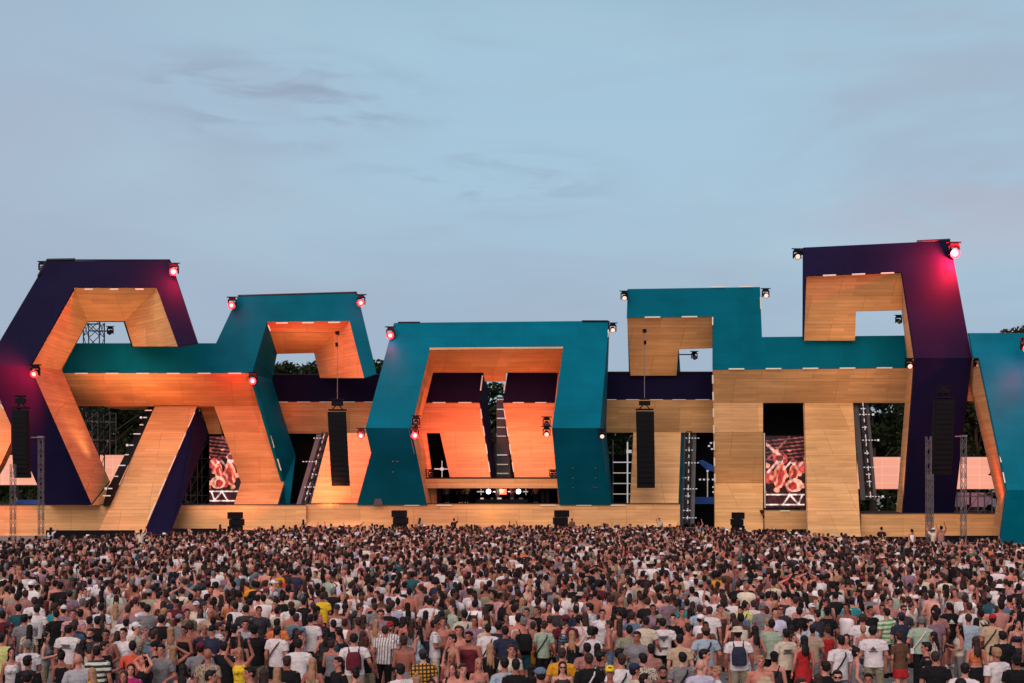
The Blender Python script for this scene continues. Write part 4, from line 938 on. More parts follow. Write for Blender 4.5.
POSES = ('down', 'hold', 'raised', 'one_up', 'on_head', 'sway')
def arm_path(pose, s, fem):
    """shoulder, elbow, wrist, finger direction for side s (-1 left, +1 right); +Y is the way the person faces"""
    w = 0.165 if fem else 0.19; sh = Vector((s*w, 0, 1.415))
    if pose == 'down' or (pose == 'one_up' and s < 0): return sh, Vector((s*(w+.06), -.03, 1.13)), Vector((s*(w+.07), .06, .89)), Vector((s*.02, .10, -1))
    if pose == 'sway': return sh, Vector((s*(w+.10), -.04, 1.14)), (Vector((s*(w+.16), .12, .95)) if s > 0 else Vector((s*(w-.02), .20, 1.08))), Vector((0, .7, -.5))
    if pose == 'hold': return sh, Vector((s*(w+.05), -.01, 1.14)), (Vector((s*.10, .27, 1.20)) if s > 0 else Vector((s*(w-.02), .24, 1.08))), Vector((-s*.3, .8, .45))
    if pose in ('raised', 'one_up'): return sh, Vector((s*(w+.14), .10, 1.60)), Vector((s*(w+.06), .16, 1.86)), Vector((-s*.1, .1, 1))
    return sh, Vector((s*(w+.21), .02, 1.57)), Vector((s*.11, -.02, 1.72)), Vector((-s*.8, .0, .4))     # on_head
def hand(wr, d, s):
    d = Vector(d).normalized(); side = Vector((0, 1, 0)) if abs(d.y) < .8 else Vector((1, 0, 0)); side = (side-d*side.dot(d)).normalized(); nn = d.cross(side)
    out = [capsule(wr, wr+d*.055, .026, .034, n=8, rg=2)]
    for k, (off, ln) in enumerate(((-.030, .062), (-.010, .076), (.010, .070), (.029, .055))):
        b0 = wr+d*.07+side*off; k1 = b0+d*ln*.55+side*off*.25+nn*.006*s; k2 = k1+d*ln*.5+nn*.016*s
        out += [capsule(b0-d*.02, k1, .0105, .0095, n=7, rg=2), capsule(k1, k2, .0095, .008, n=7, rg=2)]
    t0 = wr+d*.02+side*.022; t1 = t0+d*.035+side*.035; out += [capsule(t0, t1, .013, .011, n=7, rg=2), capsule(t1, t1+d*.03+side*.006, .011, .009, n=7, rg=2)]
    return out
def legs(fem, g=0.0, sc=1.0):
    r = []
    for s in (-1, 1):
        hx = .082 if fem else .09
        hip, kn, an = Vector((s*hx, 0, .90)), Vector((s*(hx+.018), .02*s, .50)), Vector((s*(hx+.03), -.03+.02*s, .09))
        r.append((capsule(hip, kn, .088*sc+g, .058*sc+g), capsule(kn, an.lerp(kn, .55), .056+g, .056+g*.9), capsule(an.lerp(kn, .6), an, .057+g*.8, .037+g*.7), s, hip, kn, an))
    return r
def body_mesh(fem, pose):
    sh = []
    if fem: sh.append(loft([(.86, 0, 0, .13, .10), (.92, 0, -.01, .165, .118), (1.0, 0, -.005, .155, .105), (1.10, 0, 0, .122, .088), (1.22, 0, 0, .135, .092), (1.30, 0, .01, .148, .112), (1.38, 0, 0, .140, .085), (1.43, 0, 0, .09, .06)])); sh.append(capsule((-.135, 0, 1.405), (.135, 0, 1.405), .052, .052)); sh += [ell((s*.066, .085, 1.275), (.055, .05, .055)) for s in (-1, 1)]
    else: sh.append(loft([(.86, 0, 0, .13, .10), (.92, 0, 0, .160, .112), (1.0, 0, 0, .150, .105), (1.10, 0, 0, .148, .100), (1.22, 0, 0, .165, .108), (1.32, 0, .008, .180, .115), (1.39, 0, 0, .165, .095), (1.44, 0, 0, .10, .065)])); sh.append(capsule((-.155, 0, 1.40), (.155, 0, 1.40), .064, .064))
    sh.append(capsule((0, -.005, 1.40), (0, .005, 1.58), .066 if not fem else .054, .054 if not fem else .046))
    sh.append(capsule((-.09, -.005, 1.42), (0, -.01, 1.50), .045, .05)); sh.append(capsule((.09, -.005, 1.42), (0, -.01, 1.50), .045, .05))
    hc = 1.665
    sh += [ell((0, -.005, hc+.012), (.076, .096, .098), 18, 11), ell((0, .028, hc-.045), (.060, .066, .075)), capsule((0, .088, hc+.01), (0, .108, hc-.022), .010, .014, n=8, rg=2), capsule((-.02, .085, hc-.06), (.02, .085, hc-.06), .013, .013, n=8, rg=2), capsule((0, .07, hc-.095), (0, .075, hc-.095), .022, .02, n=8, rg=2), capsule((-.045, .073, hc+.028), (.045, .073, hc+.028), .014, .014, n=8, rg=2)]
    for s in (-1, 1): sh.append(ell((s*.079, -.005, hc-.01), (.012, .020, .031), 8, 6))
    for th, ca, ca2, s, hip, kn, an in legs(fem): sh += [th, ca, ca2, capsule(an+Vector((0, -.03, -.045)), an+Vector((s*.012, .16, -.055)), .038, .03)]
    for s in (-1, 1):
        a, e_, w_, d = arm_path(pose, s, fem); q = .85 if fem else 1.0
        sh += [capsule(a, e_, .057*q, .041*q), capsule(e_, e_.lerp(w_, .4), .042*q, .042*q), capsule(e_.lerp(w_, .35), w_, .042*q, .026*q)] + hand(w_, d, s)
    me = voxel(sh, 0.0115, 'person', 1)
    me.materials.append(M['skin']); me.materials.append(M['eye']); me.materials.append(M['lip'])
    n = len(me.polygons); c = np.zeros(n*3); me.polygons.foreach_get('center', c); c = c.reshape(-1, 3); mi = np.zeros(n, np.int32)
    f = c[:, 1] > .055
    for s in (-1, 1):
        mi[f & (((c[:, 0]-s*.032)/.017)**2+((c[:, 2]-(hc+.004))/.010)**2 < 1)] = 1
        mi[f & (((c[:, 0]-s*.034)/.022)**2+((c[:, 2]-(hc+.034))/.006)**2 < 1)] = 1
    mi[f & ((c[:, 0]/.026)**2+((c[:, 2]-(hc-.060))/.009)**2 < 1)] = 2
    me.polygons.foreach_set('material_index', mi); return me
def top_mesh(kind, fem, pose):
    g = .016; sh = []
    hem = {'t_shirt': .84, 'dress': .62, 'tank_top': .90, 'crop_top': 1.16}[kind]
    w = .163 if fem else .188
    if kind == 'crop_top': sh.append(loft([(1.17, 0, 0, .138, .098), (1.24, 0, .006, .150, .118), (1.31, 0, .012, .160, .132), (1.345, 0, .006, .150, .108)]))
    else:
        rows = [(1.43, 0, 0, .105, .075), (1.385, 0, .003, w-.005, .110), (1.30, 0, .008, w+.006, .132), (1.18, 0, 0, w-.012 if not fem else .148, .122), (1.06, 0, 0, (w-.012) if not fem else .140, .120), (.96, 0, 0, .182 if fem else w, .134), (.86, 0, 0, .188 if fem else w+.004, .140)]
        if kind == 'dress': rows += [(.74, 0, 0, .20, .155), (.62, 0, 0, .215, .17)]
        elif kind == 'tank_top': rows = rows[:-1]+[(.90, 0, 0, .184 if fem else w+.002, .138)]
        if kind == 'tank_top' or kind == 'dress': rows[0] = (1.405, 0, 0, .10, .085)
        sh.append(loft(rows[::-1], 20))
    if kind == 't_shirt':
        sh.append(capsule((-(w-.025), 0, 1.405), (w-.025, 0, 1.405), .074 if not fem else .064, .074 if not fem else .064)); sh.append(capsule((0, 0, 1.40), (0, 0, 1.475), .075, .068, flat=True))
        sh.append(capsule((-.11, -.005, 1.425), (0, -.01, 1.475), .05, .055)); sh.append(capsule((.11, -.005, 1.425), (0, -.01, 1.475), .05, .055))
        for s in (-1, 1):
            a, e_, w_, d = arm_path(pose, s, fem); sh.append(capsule(a-(e_-a)*.05, a.lerp(e_, .66), .072 if not fem else .062, .073 if not fem else .062, flat=True))
    elif kind != 'crop_top':
        for s in (-1, 1): sh += [capsule((s*.085, .088, 1.33), (s*.092, 0, 1.458), .024, .022, n=8, rg=2), capsule((s*.092, 0, 1.458), (s*.08, -.088, 1.33), .022, .024, n=8, rg=2)]
    else:
        for s in (-1, 1): sh += [capsule((s*.085, .11, 1.32), (s*.088, 0, 1.452), .011, .011, n=6, rg=2), capsule((s*.088, 0, 1.452), (s*.08, -.09, 1.32), .011, .011, n=6, rg=2)]
    if fem: sh += [ell((s*.066, .098, 1.275), (.064, .060, .060)) for s in (-1, 1)]
    return voxel(sh, .0145, kind, 2)
def bottom_mesh(kind, fem):
    g = .018; sh = [loft([(.84, 0, 0, .155, .115), (.90, 0, 0, .176 if fem else .172, .130), (.97, 0, 0, .168, .120), (1.03, 0, 0, .155, .112)])]
    if kind == 'skirt': sh = [loft([(.66, 0, 0, .20, .16), (.80, 0, 0, .19, .15), (.92, 0, 0, .178, .130), (1.0, 0, 0, .162, .114), (1.06, 0, 0, .138, .10)])]
    for th, ca, ca2, s, hip, kn, an in legs(fem):
        if kind == 'shorts': sh.append(capsule(hip, hip.lerp(kn, .80), .094+g*.4, .088, flat=True)); sh.append(capsule(hip, hip.lerp(kn, .3), .10, .095))
        if kind == 'trousers': sh += [capsule(hip, kn, .094+g*.4, .074), capsule(kn, an.lerp(kn, .5), .074, .068), capsule(an.lerp(kn, .5), an+Vector((0, 0, .02)), .068, .064, flat=True)]
    return voxel(sh, .016, kind, 2)
def shoe_mesh(fem):
    sh = []
    for th, ca, ca2, s, hip, kn, an in legs(fem): sh += [capsule(an+Vector((0, -.035, -.04)), an+Vector((s*.012, .175, -.052)), .050, .040), capsule(an+Vector((0, -.01, -.03)), an+Vector((0, 0, .03)), .052, .05, flat=True)]
    return voxel(sh, .014, 'shoes', 1)
HC_ = 1.665
def hair_mesh(kind):
    cap_ = ell((0, -.016, HC_+.025), (.088, .098, .096), 18, 11); back = ell((0, -.035, HC_-.02), (.080, .078, .085))
    if kind == 'short': return voxel([ell((0, -.016, HC_+.028), (.085, .096, .090), 18, 11), ell((0, -.040, HC_-.02), (.074, .068, .07)), ell((0, .035, HC_+.085), (.06, .06, .03))], .011, 'hair', 2)
    if kind == 'long': return voxel([cap_, back, loft([(1.30, 0, -.120, .030, .012), (1.36, .004, -.122, .056, .022), (1.42, 0, -.112, .070, .034), (1.50, 0, -.085, .070, .05), (1.57, 0, -.06, .073, .06), (1.64, 0, -.04, .084, .072)])]+[capsule((.07*math.sin(k*2.4), -.10, 1.50), (.085*math.sin(k*2.4), -.125, 1.27+.05*math.cos(k*3.7)), .020, .008, n=7, rg=2) for k in range(7)]+[capsule((.070, .0, HC_-.03), (.082, .01, 1.45), .020, .014, n=8), capsule((-.070, .0, HC_-.03), (-.082, .01, 1.43), .020, .014, n=8)]+[ell((0, -.03, HC_), (.08, .08, .08))], .012, 'hair', 2)
    if kind == 'bun': return voxel([cap_, back, ell((0, -.075, HC_+.12), (.042, .042, .038))], .011, 'hair', 2)
    if kind == 'tail': return voxel([cap_, back, capsule((0, -.115, HC_+.03), (0, -.155, HC_-.05), .03, .034), capsule((0, -.155, HC_-.05), (0, -.13, 1.40), .034, .014)], .011, 'hair', 2)
    if kind == 'curly': return voxel([ell((0, -.02, HC_+.05), (.135, .13, .125), 18, 11)]+[ell((.12*math.cos(k*1.7), -.02+.11*math.sin(k*1.7), HC_+.05+.08*math.sin(k*2.9)), (.045, .045, .045)) for k in range(14)], .014, 'hair', 1)
    if kind == 'cap': return voxel([ell((0, -.008, HC_+.045), (.094, .108, .082), 18, 11), loft([(HC_+.035, 0, .115, .07, .075), (HC_+.048, 0, .11, .072, .08)])], .010, 'cap', 1)
    if kind == 'hat': return voxel([loft([(HC_+.035, 0, -.008, .155, .165), (HC_+.050, 0, -.008, .135, .145), (HC_+.06, 0, -.008, .103, .113), (HC_+.12, 0, -.01, .094, .102), (HC_+.135, 0, -.01, .08, .088)], 20)], .011, 'hat', 1)
    if kind == 'beard': return voxel([ell((0, .045, HC_-.085), (.062, .058, .045))], .010, 'beard', 1)
def pack_mesh(): return voxel([loft([(1.0, 0, -.20, .14, .08), (1.03, 0, -.20, .15, .095), (1.25, 0, -.20, .148, .092), (1.36, 0, -.185, .12, .07), (1.39, 0, -.18, .08, .05)])]+[capsule((s*.09, -.14, 1.36), (s*.10, .0, 1.49), .018, .018, n=6, rg=2) for s in (-1, 1)]+[capsule((s*.10, .0, 1.49), (s*.11, .125, 1.32), .018, .018, n=6, rg=2) for s in (-1, 1)], .013, 'backpack', 1)
def strap_mesh():
    pts = [(.12, .02, 1.485), (.06, -.135, 1.36), (-.06, -.150, 1.18), (-.175, -.10, 1.0), (-.195, .03, .95), (-.10, .15, 1.07), (.04, .155, 1.26), (.115, .09, 1.42), (.12, .02, 1.485)]
    b = MB()
    for p, q in zip(pts, pts[1:]): b.tube(p, q, .016, 6)
    b.box((-.20, -.04, .93), (.07, .16, .12)); me = bpy.data.meshes.new('shoulder_strap'); me.from_pydata(b.v, [], b.f); return me
def phone_mesh(): b = MB(); b.box((.11, .36, 1.29), (.075, .012, .15)); me = bpy.data.meshes.new('phone'); me.from_pydata(b.v, [], b.f); return me
def glasses_mesh():
    b = MB()
    for s in (-1, 1): b.box((s*.034, .103, HC_+.004), (.05, .012, .030)); b.tube((s*.06, .10, HC_+.008), (s*.085, 0, HC_+.008), .004, 4)
    b.tube((-.01, .105, HC_+.008), (.01, .105, HC_+.008), .004, 4); me = bpy.data.meshes.new('sunglasses'); me.from_pydata(b.v, [], b.f); return me
def print_mesh(kind):
    b = MB(); y = -.150
    if kind == 'text': 
        r = random.Random(4)
        for row, (z, w) in enumerate(((1.32, .20), (1.285, .14), (1.25, .22))):
            x = -w/2
            while x < w/2: l_ = r.uniform(.012, .026); b.box((x+l_/2, y+.012, z), (l_, .03, .018)); x += l_+.008
    elif kind == 'two': 
        r = random.Random(9)
        for z, w in ((1.34, .19), (1.06, .15)):
            for dz in (0, -.03):
                x = -w/2
                while x < w/2: l_ = r.uniform(.014, .03); b.box((x+l_/2, y+.012, z+dz), (l_, .03, .02)); x += l_+.008
        b.prism([(-.06, y, 1.29), (.06, y, 1.29), (0, y, 1.20)], (0, .03, 0))
    elif kind == 'badge': b.box((0, y+.01, 1.27), (.10, .03, .03), .0); b.prism([(-.03, y, 1.29), (.03, y, 1.29), (0, y, 1.335)], (0, .03, 0)); b.box((0, y+.01, 1.23), (.17, .03, .012))
    else:
        b.box((0, -.305, 1.20), (.13, .012, .13))
    me = bpy.data.meshes.new('back_print'); me.from_pydata(b.v, [], b.f); return me

_cache = {}
def part(key, fn, *a):
    if key not in _cache: _cache[key] = fn(*a)
    me = _cache[key]
    return me
def lin(c): return tuple((x/255/12.92 if x/255 <= .04045 else ((x/255+.055)/1.055)**2.4) for x in c)
CLR = dict(black=(21, 19, 22), white=(212, 201, 203), cream=(196, 180, 162), grey=(120, 116, 120), lightgrey=(160, 158, 165), charcoal=(52, 48, 52), navy=(40, 42, 62), teal=(34, 74, 84),
  blue=(90, 108, 128), lightblue=(152, 166, 180), lilac=(180, 172, 195), mint=(152, 166, 148), sage=(130, 128, 108), olive=(95, 95, 68), khaki=(136, 126, 106), sand=(182, 154, 128), beige=(162, 138, 120),
  brown=(92, 62, 48), maroon=(92, 28, 42), red=(165, 34, 38), coral=(205, 85, 62), orange=(205, 110, 62), ochre=(205, 140, 35), yellow=(225, 185, 45), lime=(200, 196, 125), rose=(158, 108, 102), pink=(192, 140, 142),
  magenta=(165, 35, 100), mauve=(135, 105, 120), green=(105, 150, 85), turquoise=(45, 125, 132), purple=(90, 50, 110), denim=(95, 115, 140))
HAIR = dict(dk=(24, 16, 17), br=(54, 35, 31), bl=(158, 116, 88), gr=(108, 100, 98), rd=(76, 32, 27))
HAIRW = dict(dk='dark', br='brown', bl='blond', gr='grey', rd='auburn')
SKINS = [(192, 128, 112), (174, 108, 93), (200, 144, 128), (146, 88, 73), (182, 116, 101), (158, 95, 80), (96, 60, 50)]

def make_person(spec, px, ytop, r, group):
    """spec: dict(sex, face, hair, top, bottom, pose, extras)"""
    fem = spec['sex'] == 'f'; h = (1.66 if fem else 1.78)*spec.get('h', 1.0); sc = h/1.775
    raise_ = spec.get('raise', 0.0)
    Y = F*(HC-h-raise_)/(ytop-YH); x = (px-512)/F*Y
    return x, Y, sc
def obj_of(name, me, m, col, parent=None, loc=None, rz=0, sc=1.0):
    if m is not None and not len(me.materials): me.materials.append(m)
    o = bpy.data.objects.new(name, me); COL.objects.link(o); o.color = (*lin(col), 1)
    if m is not None: o.material_slots[0].link = 'OBJECT'; o.material_slots[0].material = m
    if parent: o.parent = parent
    else: o.location = loc; o.rotation_euler = (0, 0, rz); o.scale = (sc,)*3
    return o
FACE = {'B': 0, 'BL': 35, 'L': 85, 'FL': 135, 'F': 180, 'FR': -135, 'R': -85, 'BR': -35}
def build_person(sp, x, Y, sc, r, z=0):
    fem = sp['sex'] == 'f'; pose = sp['pose']; rz = R(FACE[sp['face']]+r.uniform(-24, 24))
    wid = r.choice((.92, .96, 1.0, 1.0, 1.04, 1.08, 1.16)) if not fem else r.uniform(.90, 1.06)
    me = part(('body', fem, pose), body_mesh, fem, pose)
    sk = SKINS[sp['skin']]
    o = obj_of('person', me, None, sk, None, (x, Y, z), rz, sc); o.scale = (sc*wid, sc*wid, sc); o.rotation_euler = (r.uniform(-.05, .035), r.uniform(-.05, .05), rz)
    tk, tc_, pat = sp['top']
    if tk != 'none':
        m = M[{'': 'cloth', 'hstripe': 'c_hstripe', 'vstripe': 'c_vstripe', 'plaid': 'c_plaid', 'floral': 'c_floral'}[pat]]
        obj_of(tk, part((tk, fem, pose), top_mesh, tk, fem, pose), m, CLR[tc_], o)
    bk, bc_ = sp['bottom']
    obj_of(bk, part((bk, fem), bottom_mesh, bk, fem), M['cloth'], CLR[bc_], o)
    obj_of('shoes', part(('shoes', fem), shoe_mesh, fem), M['cloth'], CLR[r.choice(('white', 'black', 'lightgrey', 'white'))], o)
    hk, hc = sp['hair']
    if hk in ('cap', 'hat'):
        obj_of(hk, part(hk, hair_mesh, hk), M['cloth'], CLR[hc], o); obj_of('hair', part(('long' if fem else 'short'), hair_mesh, 'long' if fem else 'short'), M['hair'], HAIR['dk' if not fem else 'br'], o).scale = (.99, .99, .995)
    elif hk != 'bald': obj_of('hair', part(hk, hair_mesh, hk), M['hair'], HAIR[hc], o)
    for ex in sp['extras']:
        k, _, c = ex.partition(':')
        if k == 'strap': obj_of('shoulder_strap', part('strap', strap_mesh), M['cloth'], CLR[c], o)
        elif k == 'pack': obj_of('backpack', part('pack', pack_mesh), M['cloth'], CLR[c], o)
        elif k == 'beard': obj_of('beard', part('beard', hair_mesh, 'beard'), M['hair'], HAIR['dk'], o)
        elif k == 'shades': obj_of('sunglasses', part('shades', glasses_mesh), M['cloth'], (12, 12, 14), o)
        elif k == 'phone':
            ph = obj_of('phone', part('phone', phone_mesh), M['cloth'], (20, 20, 24), None, (x, Y, z), rz, sc); tag(ph, 'black phone held up by the '+short_desc(sp), 'phone')
        elif k == 'print': obj_of('back_print', part(('print', c), print_mesh, c), PRINT['light' if tc_ in ('black', 'navy') or c == 'emblem' else 'dark'], (200, 200, 200), o)
    return o

# hand-placed people: zoom tile, column and row of the head top inside it, then what they wear
# sex face hair top[/pattern] bottom pose extras
NEAR = {
0: '''155 50 m B s.dk t.teal|420 42 m B s.br t.turquoise|490 58 m B cap.white t.mauve|485 92 m B s.dk t.black|310 58 m B s.dk t.white tr.black|590 172 m B s.br t.navy sh.black sway
640 88 m B s.dk t.white|520 215 m B s.dk t.white tr.black - print:text|620 188 m BL s.br t.blue|190 130 m B s.dk t.grey|75 212 f R l.dk k.rose|215 212 f B l.dk t.cream/floral|40 285 m B s.dk t.lime|95 395 f FR l.dk k.white sk.purple
235 330 m B s.gr t.white|250 458 m B s.dk t.black|195 575 m B s.dk t.charcoal|360 272 f R l.dk k.grey - hold|510 418 f B bun.dk k.black tr.denim|650 448 m B bald t.lightgrey|655 332 f B l.dk k.cream - sway|725 560 f BL l.bl t.yellow
905 350 m R s.dk t.black tr.black hold phone|690 242 m F s.br t.charcoal tr.black - beard|830 250 m F s.dk k.rose|760 145 m B s.dk t.black|820 128 f B l.br k.grey|990 238 m F s.dk t.white|1000 118 m F bald t.white|925 48 f B l.bl k.cream - one_up
835 372 m B s.dk t.charcoal/hstripe|1000 342 m B s.dk t.coral|960 578 f F l.br k.magenta|800 40 m B s.dk t.white|580 88 m F s.br t.pink|690 18 m B s.br t.navy/floral|930 262 f B l.br k.rose|330 -10 f B l.dk t.charcoal|30 100 m B s.dk t.maroon''',
1: '''85 -10 m B s.br n|150 50 m B s.dk t.grey|235 88 f R l.rd k.maroon|365 8 m F cap.black t.maroon|130 225 m R s.gr t.beige/floral|195 248 m BR s.br t.blue|215 345 m L cap.black t.black|125 440 f FL l.dk k.black - on_head
345 380 f B l.bl c.black tr.denim on_head|355 228 f B l.bl k.white - hold|450 222 m F s.dk k.black - hold|400 130 m BR cap.grey t.grey|490 185 m B s.br n sh.charcoal|590 28 m R s.br t.white|470 85 m F s.dk t.olive|630 215 m F bald t.navy
680 217 m F cap.black t.navy tr.black - shades|745 190 m R s.br t.white tr.black - beard|845 210 m B cap.black t.black|920 175 m F s.dk t.lightgrey tr.black - strap:black|800 124 f B l.dk k.black|850 28 m B s.dk t.white|660 82 m F bald t.beige
640 405 m B bald t.beige/floral tr.khaki|740 345 m B s.dk t.black|580 356 m B cap.maroon t.grey tr.black - strap:maroon|790 350 f BR l.rd k.red tr.black raised|915 395 f F l.bl k.yellow sk.black raised|635 580 m R s.dk t.cream|1000 545 m FL s.dk t.grey - - strap:black
465 530 f B l.dk k.black tr.denim - strap:white|255 366 m F s.dk t.grey - sway|20 198 m R cap.white t.cream|220 240 f L l.br k.beige|960 58 m B s.dk t.charcoal|5 530 f F l.dk t.magenta|530 28 m F cap.white t.cream|300 135 m B s.dk t.black|880 300 f B l.br k.charcoal''',
2: '''165 38 f F s.bl k.white|262 28 m BL s.br t.white - - strap:black|210 160 m B s.dk t.orange|322 124 m BR s.br t.blue - - strap:black|400 0 m B s.dk t.black|460 35 m B s.br n|542 -42 m B s.br t.yellow|640 48 m F cap.navy k.white sh.grey
440 130 m B s.dk t.white tr.charcoal|110 218 m B s.dk t.white sh.black - strap:brown|285 244 f B l.dk k.black|370 260 m R s.br t.pink|350 328 m B s.dk t.white|300 465 m B s.br t.black tr.black|490 480 f B l.bl c.sand tr.denim|605 462 m FL s.dk t.black tr.black sway
610 178 m B s.dk t.black tr.black - pack:black print:emblem|780 285 m B s.dk t.white tr.beige - pack:maroon|780 150 m B s.br k.mauve - - pack:grey|910 308 f B l.rd k.black|1010 222 m B s.br t.white/vstripe|830 40 m R s.br t.sage|885 135 f B l.br k.white|950 165 f B l.bl k.cream
700 45 m B s.dk t.charcoal - one_up|800 560 f BL bun.dk k.beige|150 555 f B l.bl k.brown|65 570 f B l.br k.black|55 212 m B cap.black t.black|30 62 m F s.br t.charcoal|500 118 m B s.dk t.maroon|1000 88 m F s.dk t.mauve|920 38 m B s.br t.grey|560 230 f B l.dk k.charcoal|205 250 f BR l.dk k.rose|630 330 f B bun.br k.grey''',
3: '''20 190 m F cap.red t.white/vstripe sh.charcoal hold phone beard|90 18 m B s.br t.lilac|130 150 f B l.dk k.black|280 220 f L l.dk k.lightblue sk.denim hold|230 168 f B l.br k.grey|165 300 m BR s.br n sh.grey hold|355 0 m B s.dk t.white|405 175 m R s.dk t.white tr.cream hold
485 150 m F s.br n - one_up|620 95 m B s.dk t.cream - - strap:black|820 62 f B curly.dk k.black|795 180 m BR s.bl t.cream|870 205 m B s.dk t.white - - strap:black|545 290 m FL s.dk k.black - - strap:brown|625 222 m F s.br n|695 268 m F s.dk k.maroon sh.black - beard
505 425 f F l.bl k.rose|355 410 m B cap.charcoal t.ochre/plaid tr.black|170 525 m BL s.dk t.white|540 525 f F l.br k.pink - - strap:black|615 525 m F s.br n|770 480 f F l.bl c.rose|850 360 f B l.bl t.black tr.black|1010 470 m B s.dk t.lightblue - - strap:black
255 610 f B bun.bl k.cream|1005 372 m F s.br t.cream|740 150 m F s.br t.mauve|990 120 f F l.dk k.rose|960 220 m B s.dk t.navy|565 8 m B s.br t.olive - - strap:brown|385 645 f F l.dk k.black|600 225 f B l.br t.olive|890 188 m B s.dk t.navy|330 100 f BR l.dk k.rose|20 60 m B s.dk t.black''',
4: '''85 155 m B s.gr k.black sh.teal - pack:black|165 188 f B s.br k.orange sk.ochre|230 180 m B s.br t.mint sh.black - strap:black|395 190 m R s.br t.blue/plaid|325 138 m B s.br k.rose|540 135 m B s.dk t.white|510 258 f B l.bl d.black sh.black one_up|395 400 m B s.br t.ochre
405 508 f F l.dk k.charcoal - - shades|655 242 f B curly.dk t.white|610 360 m B s.dk t.rose|655 440 m B s.br t.black - - strap:white|915 215 m B s.dk t.sage|735 430 m R s.dk t.charcoal|785 545 m F cap.yellow t.rose|840 446 m B s.br t.white - - strap:black|845 402 m R s.dk n
770 180 m L s.br n|700 90 m F s.dk t.white|820 60 f B l.dk k.black sk.denim|770 -20 m B s.br n|985 265 m F s.dk t.grey|185 65 m FL s.br t.black|130 75 m F s.br t.rose|270 38 f F l.dk k.rose|50 36 m B s.br t.charcoal|430 132 m B cap.maroon t.maroon|5 388 f F l.dk k.charcoal|20 482 m B s.dk t.black
165 528 f B l.dk t.black|235 560 m B cap.blue t.maroon|505 58 m B s.dk t.navy|510 34 f F l.br k.charcoal|640 40 m L s.dk t.white|890 160 f B l.br k.rose|950 110 m B s.br t.blue|1000 525 m R cap.navy t.cream|390 50 m B s.dk t.charcoal|700 360 f B l.dk t.cream''',
5: '''35 148 m B s.dk t.cream|195 158 m B s.dk t.white sh.black - print:two|140 132 m B cap.khaki t.charcoal|335 290 m B s.dk t.sand sh.black|355 432 m B s.dk t.grey - - strap:black|490 490 m B bald t.lilac|595 540 f FL s.bl t.white|520 230 m B cap.brown t.lightblue sh.coral sway strap:black
200 545 m F s.dk t.charcoal/floral - - beard|810 235 m B hat.cream t.white sh.khaki - pack:navy|930 220 f B l.dk k.rose tr.lightblue|840 24 m B s.dk t.lime tr.white - strap:black|1015 170 m B s.dk t.mint sh.black|735 122 f B l.br k.black|370 200 m B s.br n|625 50 m F s.br k.brown|365 5 m B s.dk t.turquoise
480 50 m B s.br t.lightblue|565 68 m B s.br t.white|115 50 m F s.dk t.mauve|220 -20 m B s.br t.mauve/vstripe|500 408 m R s.dk n|50 438 m B s.dk t.cream/floral|55 605 m R s.dk n|75 368 m B s.dk t.rose|430 82 f B l.dk k.black|970 640 m B hat.sand t.charcoal|960 460 m F s.bl n|900 20 m B s.br t.white|980 30 m B s.gr t.grey
250 125 m F s.dk t.black|1000 80 f B bun.rd k.red''',
6: '''115 50 m F s.br t.charcoal - - shades|65 100 f B s.bl c.beige|15 160 f B s.bl k.mint|335 45 m F cap.white t.white|260 70 m B s.dk t.black|430 8 m R s.dk t.mint|475 78 m B hat.black t.black|635 72 f L hat.cream c.denim tr.lightblue hold|660 -10 m B cap.navy t.turquoise|135 240 m B s.dk t.cream - - print:text
275 300 f B l.dk d.red|330 210 m B cap.navy t.beige tr.grey|465 215 f B bun.br d.red|560 298 m B s.dk t.white - - strap:black|635 288 f F l.dk d.blue/floral|855 225 m B s.dk t.white tr.khaki - print:badge|770 215 f B s.bl k.grey|740 124 m B s.br t.white|815 62 m F s.dk t.black|965 80 m B s.dk t.green/hstripe
910 48 m F s.br t.white|185 290 f F l.br k.rose|450 500 m B s.dk t.black|570 572 m F s.dk t.black - - shades beard|830 602 m F s.dk t.charcoal - - beard|45 430 m B cap.black k.charcoal - - strap:black|400 605 f B l.br k.olive|310 640 m F s.br t.pink|365 170 m F s.dk t.lightblue|200 218 f B l.dk k.black|985 2 m F s.br t.rose|720 395 f R bun.dk k.grey''',
7: '''45 55 m F s.br t.charcoal - - shades|125 42 m FR s.br t.cream/vstripe|30 118 m B cap.navy t.navy|205 145 m B s.gr t.mint tr.black - strap:white|300 138 f B l.br t.pink|345 78 m B s.dk t.rose|440 38 m B s.dk t.black sh.charcoal - print:badge|560 35 m B s.br t.white|600 128 m B s.br t.lightblue sh.grey
685 38 m B s.br n|750 130 m B cap.red t.sand sh.sand - strap:black|650 305 f B l.br c.orange sk.black|50 268 f B bun.br t.brown sk.red|245 350 m L s.dk t.black tr.black|320 270 f L l.dk t.cream/floral|325 428 m B s.br t.black|530 518 m B s.dk t.white|548 645 m B s.dk t.cream|830 395 m B s.bl t.white tr.white|860 262 m B s.dk t.black - - strap:black
970 450 m B cap.black t.black|940 170 f F l.dk c.navy|942 108 f F l.dk k.charcoal|970 60 f L l.dk k.green|1015 15 m B s.dk t.black|830 62 f B l.br k.blue/floral|880 0 m B s.dk t.blue'''}
TOPK = {'t': 't_shirt', 'k': 'tank_top', 'c': 'crop_top', 'd': 'dress', 'n': 'none'}; BOTK = {'sh': 'shorts', 'tr': 'trousers', 'sk': 'skirt'}; HK = {'s': 'short', 'l': 'long', 'bun': 'bun', 'curly': 'curly', 'cap': 'cap', 'hat': 'hat', 'bald': 'bald', 'tail': 'tail'}
people = []
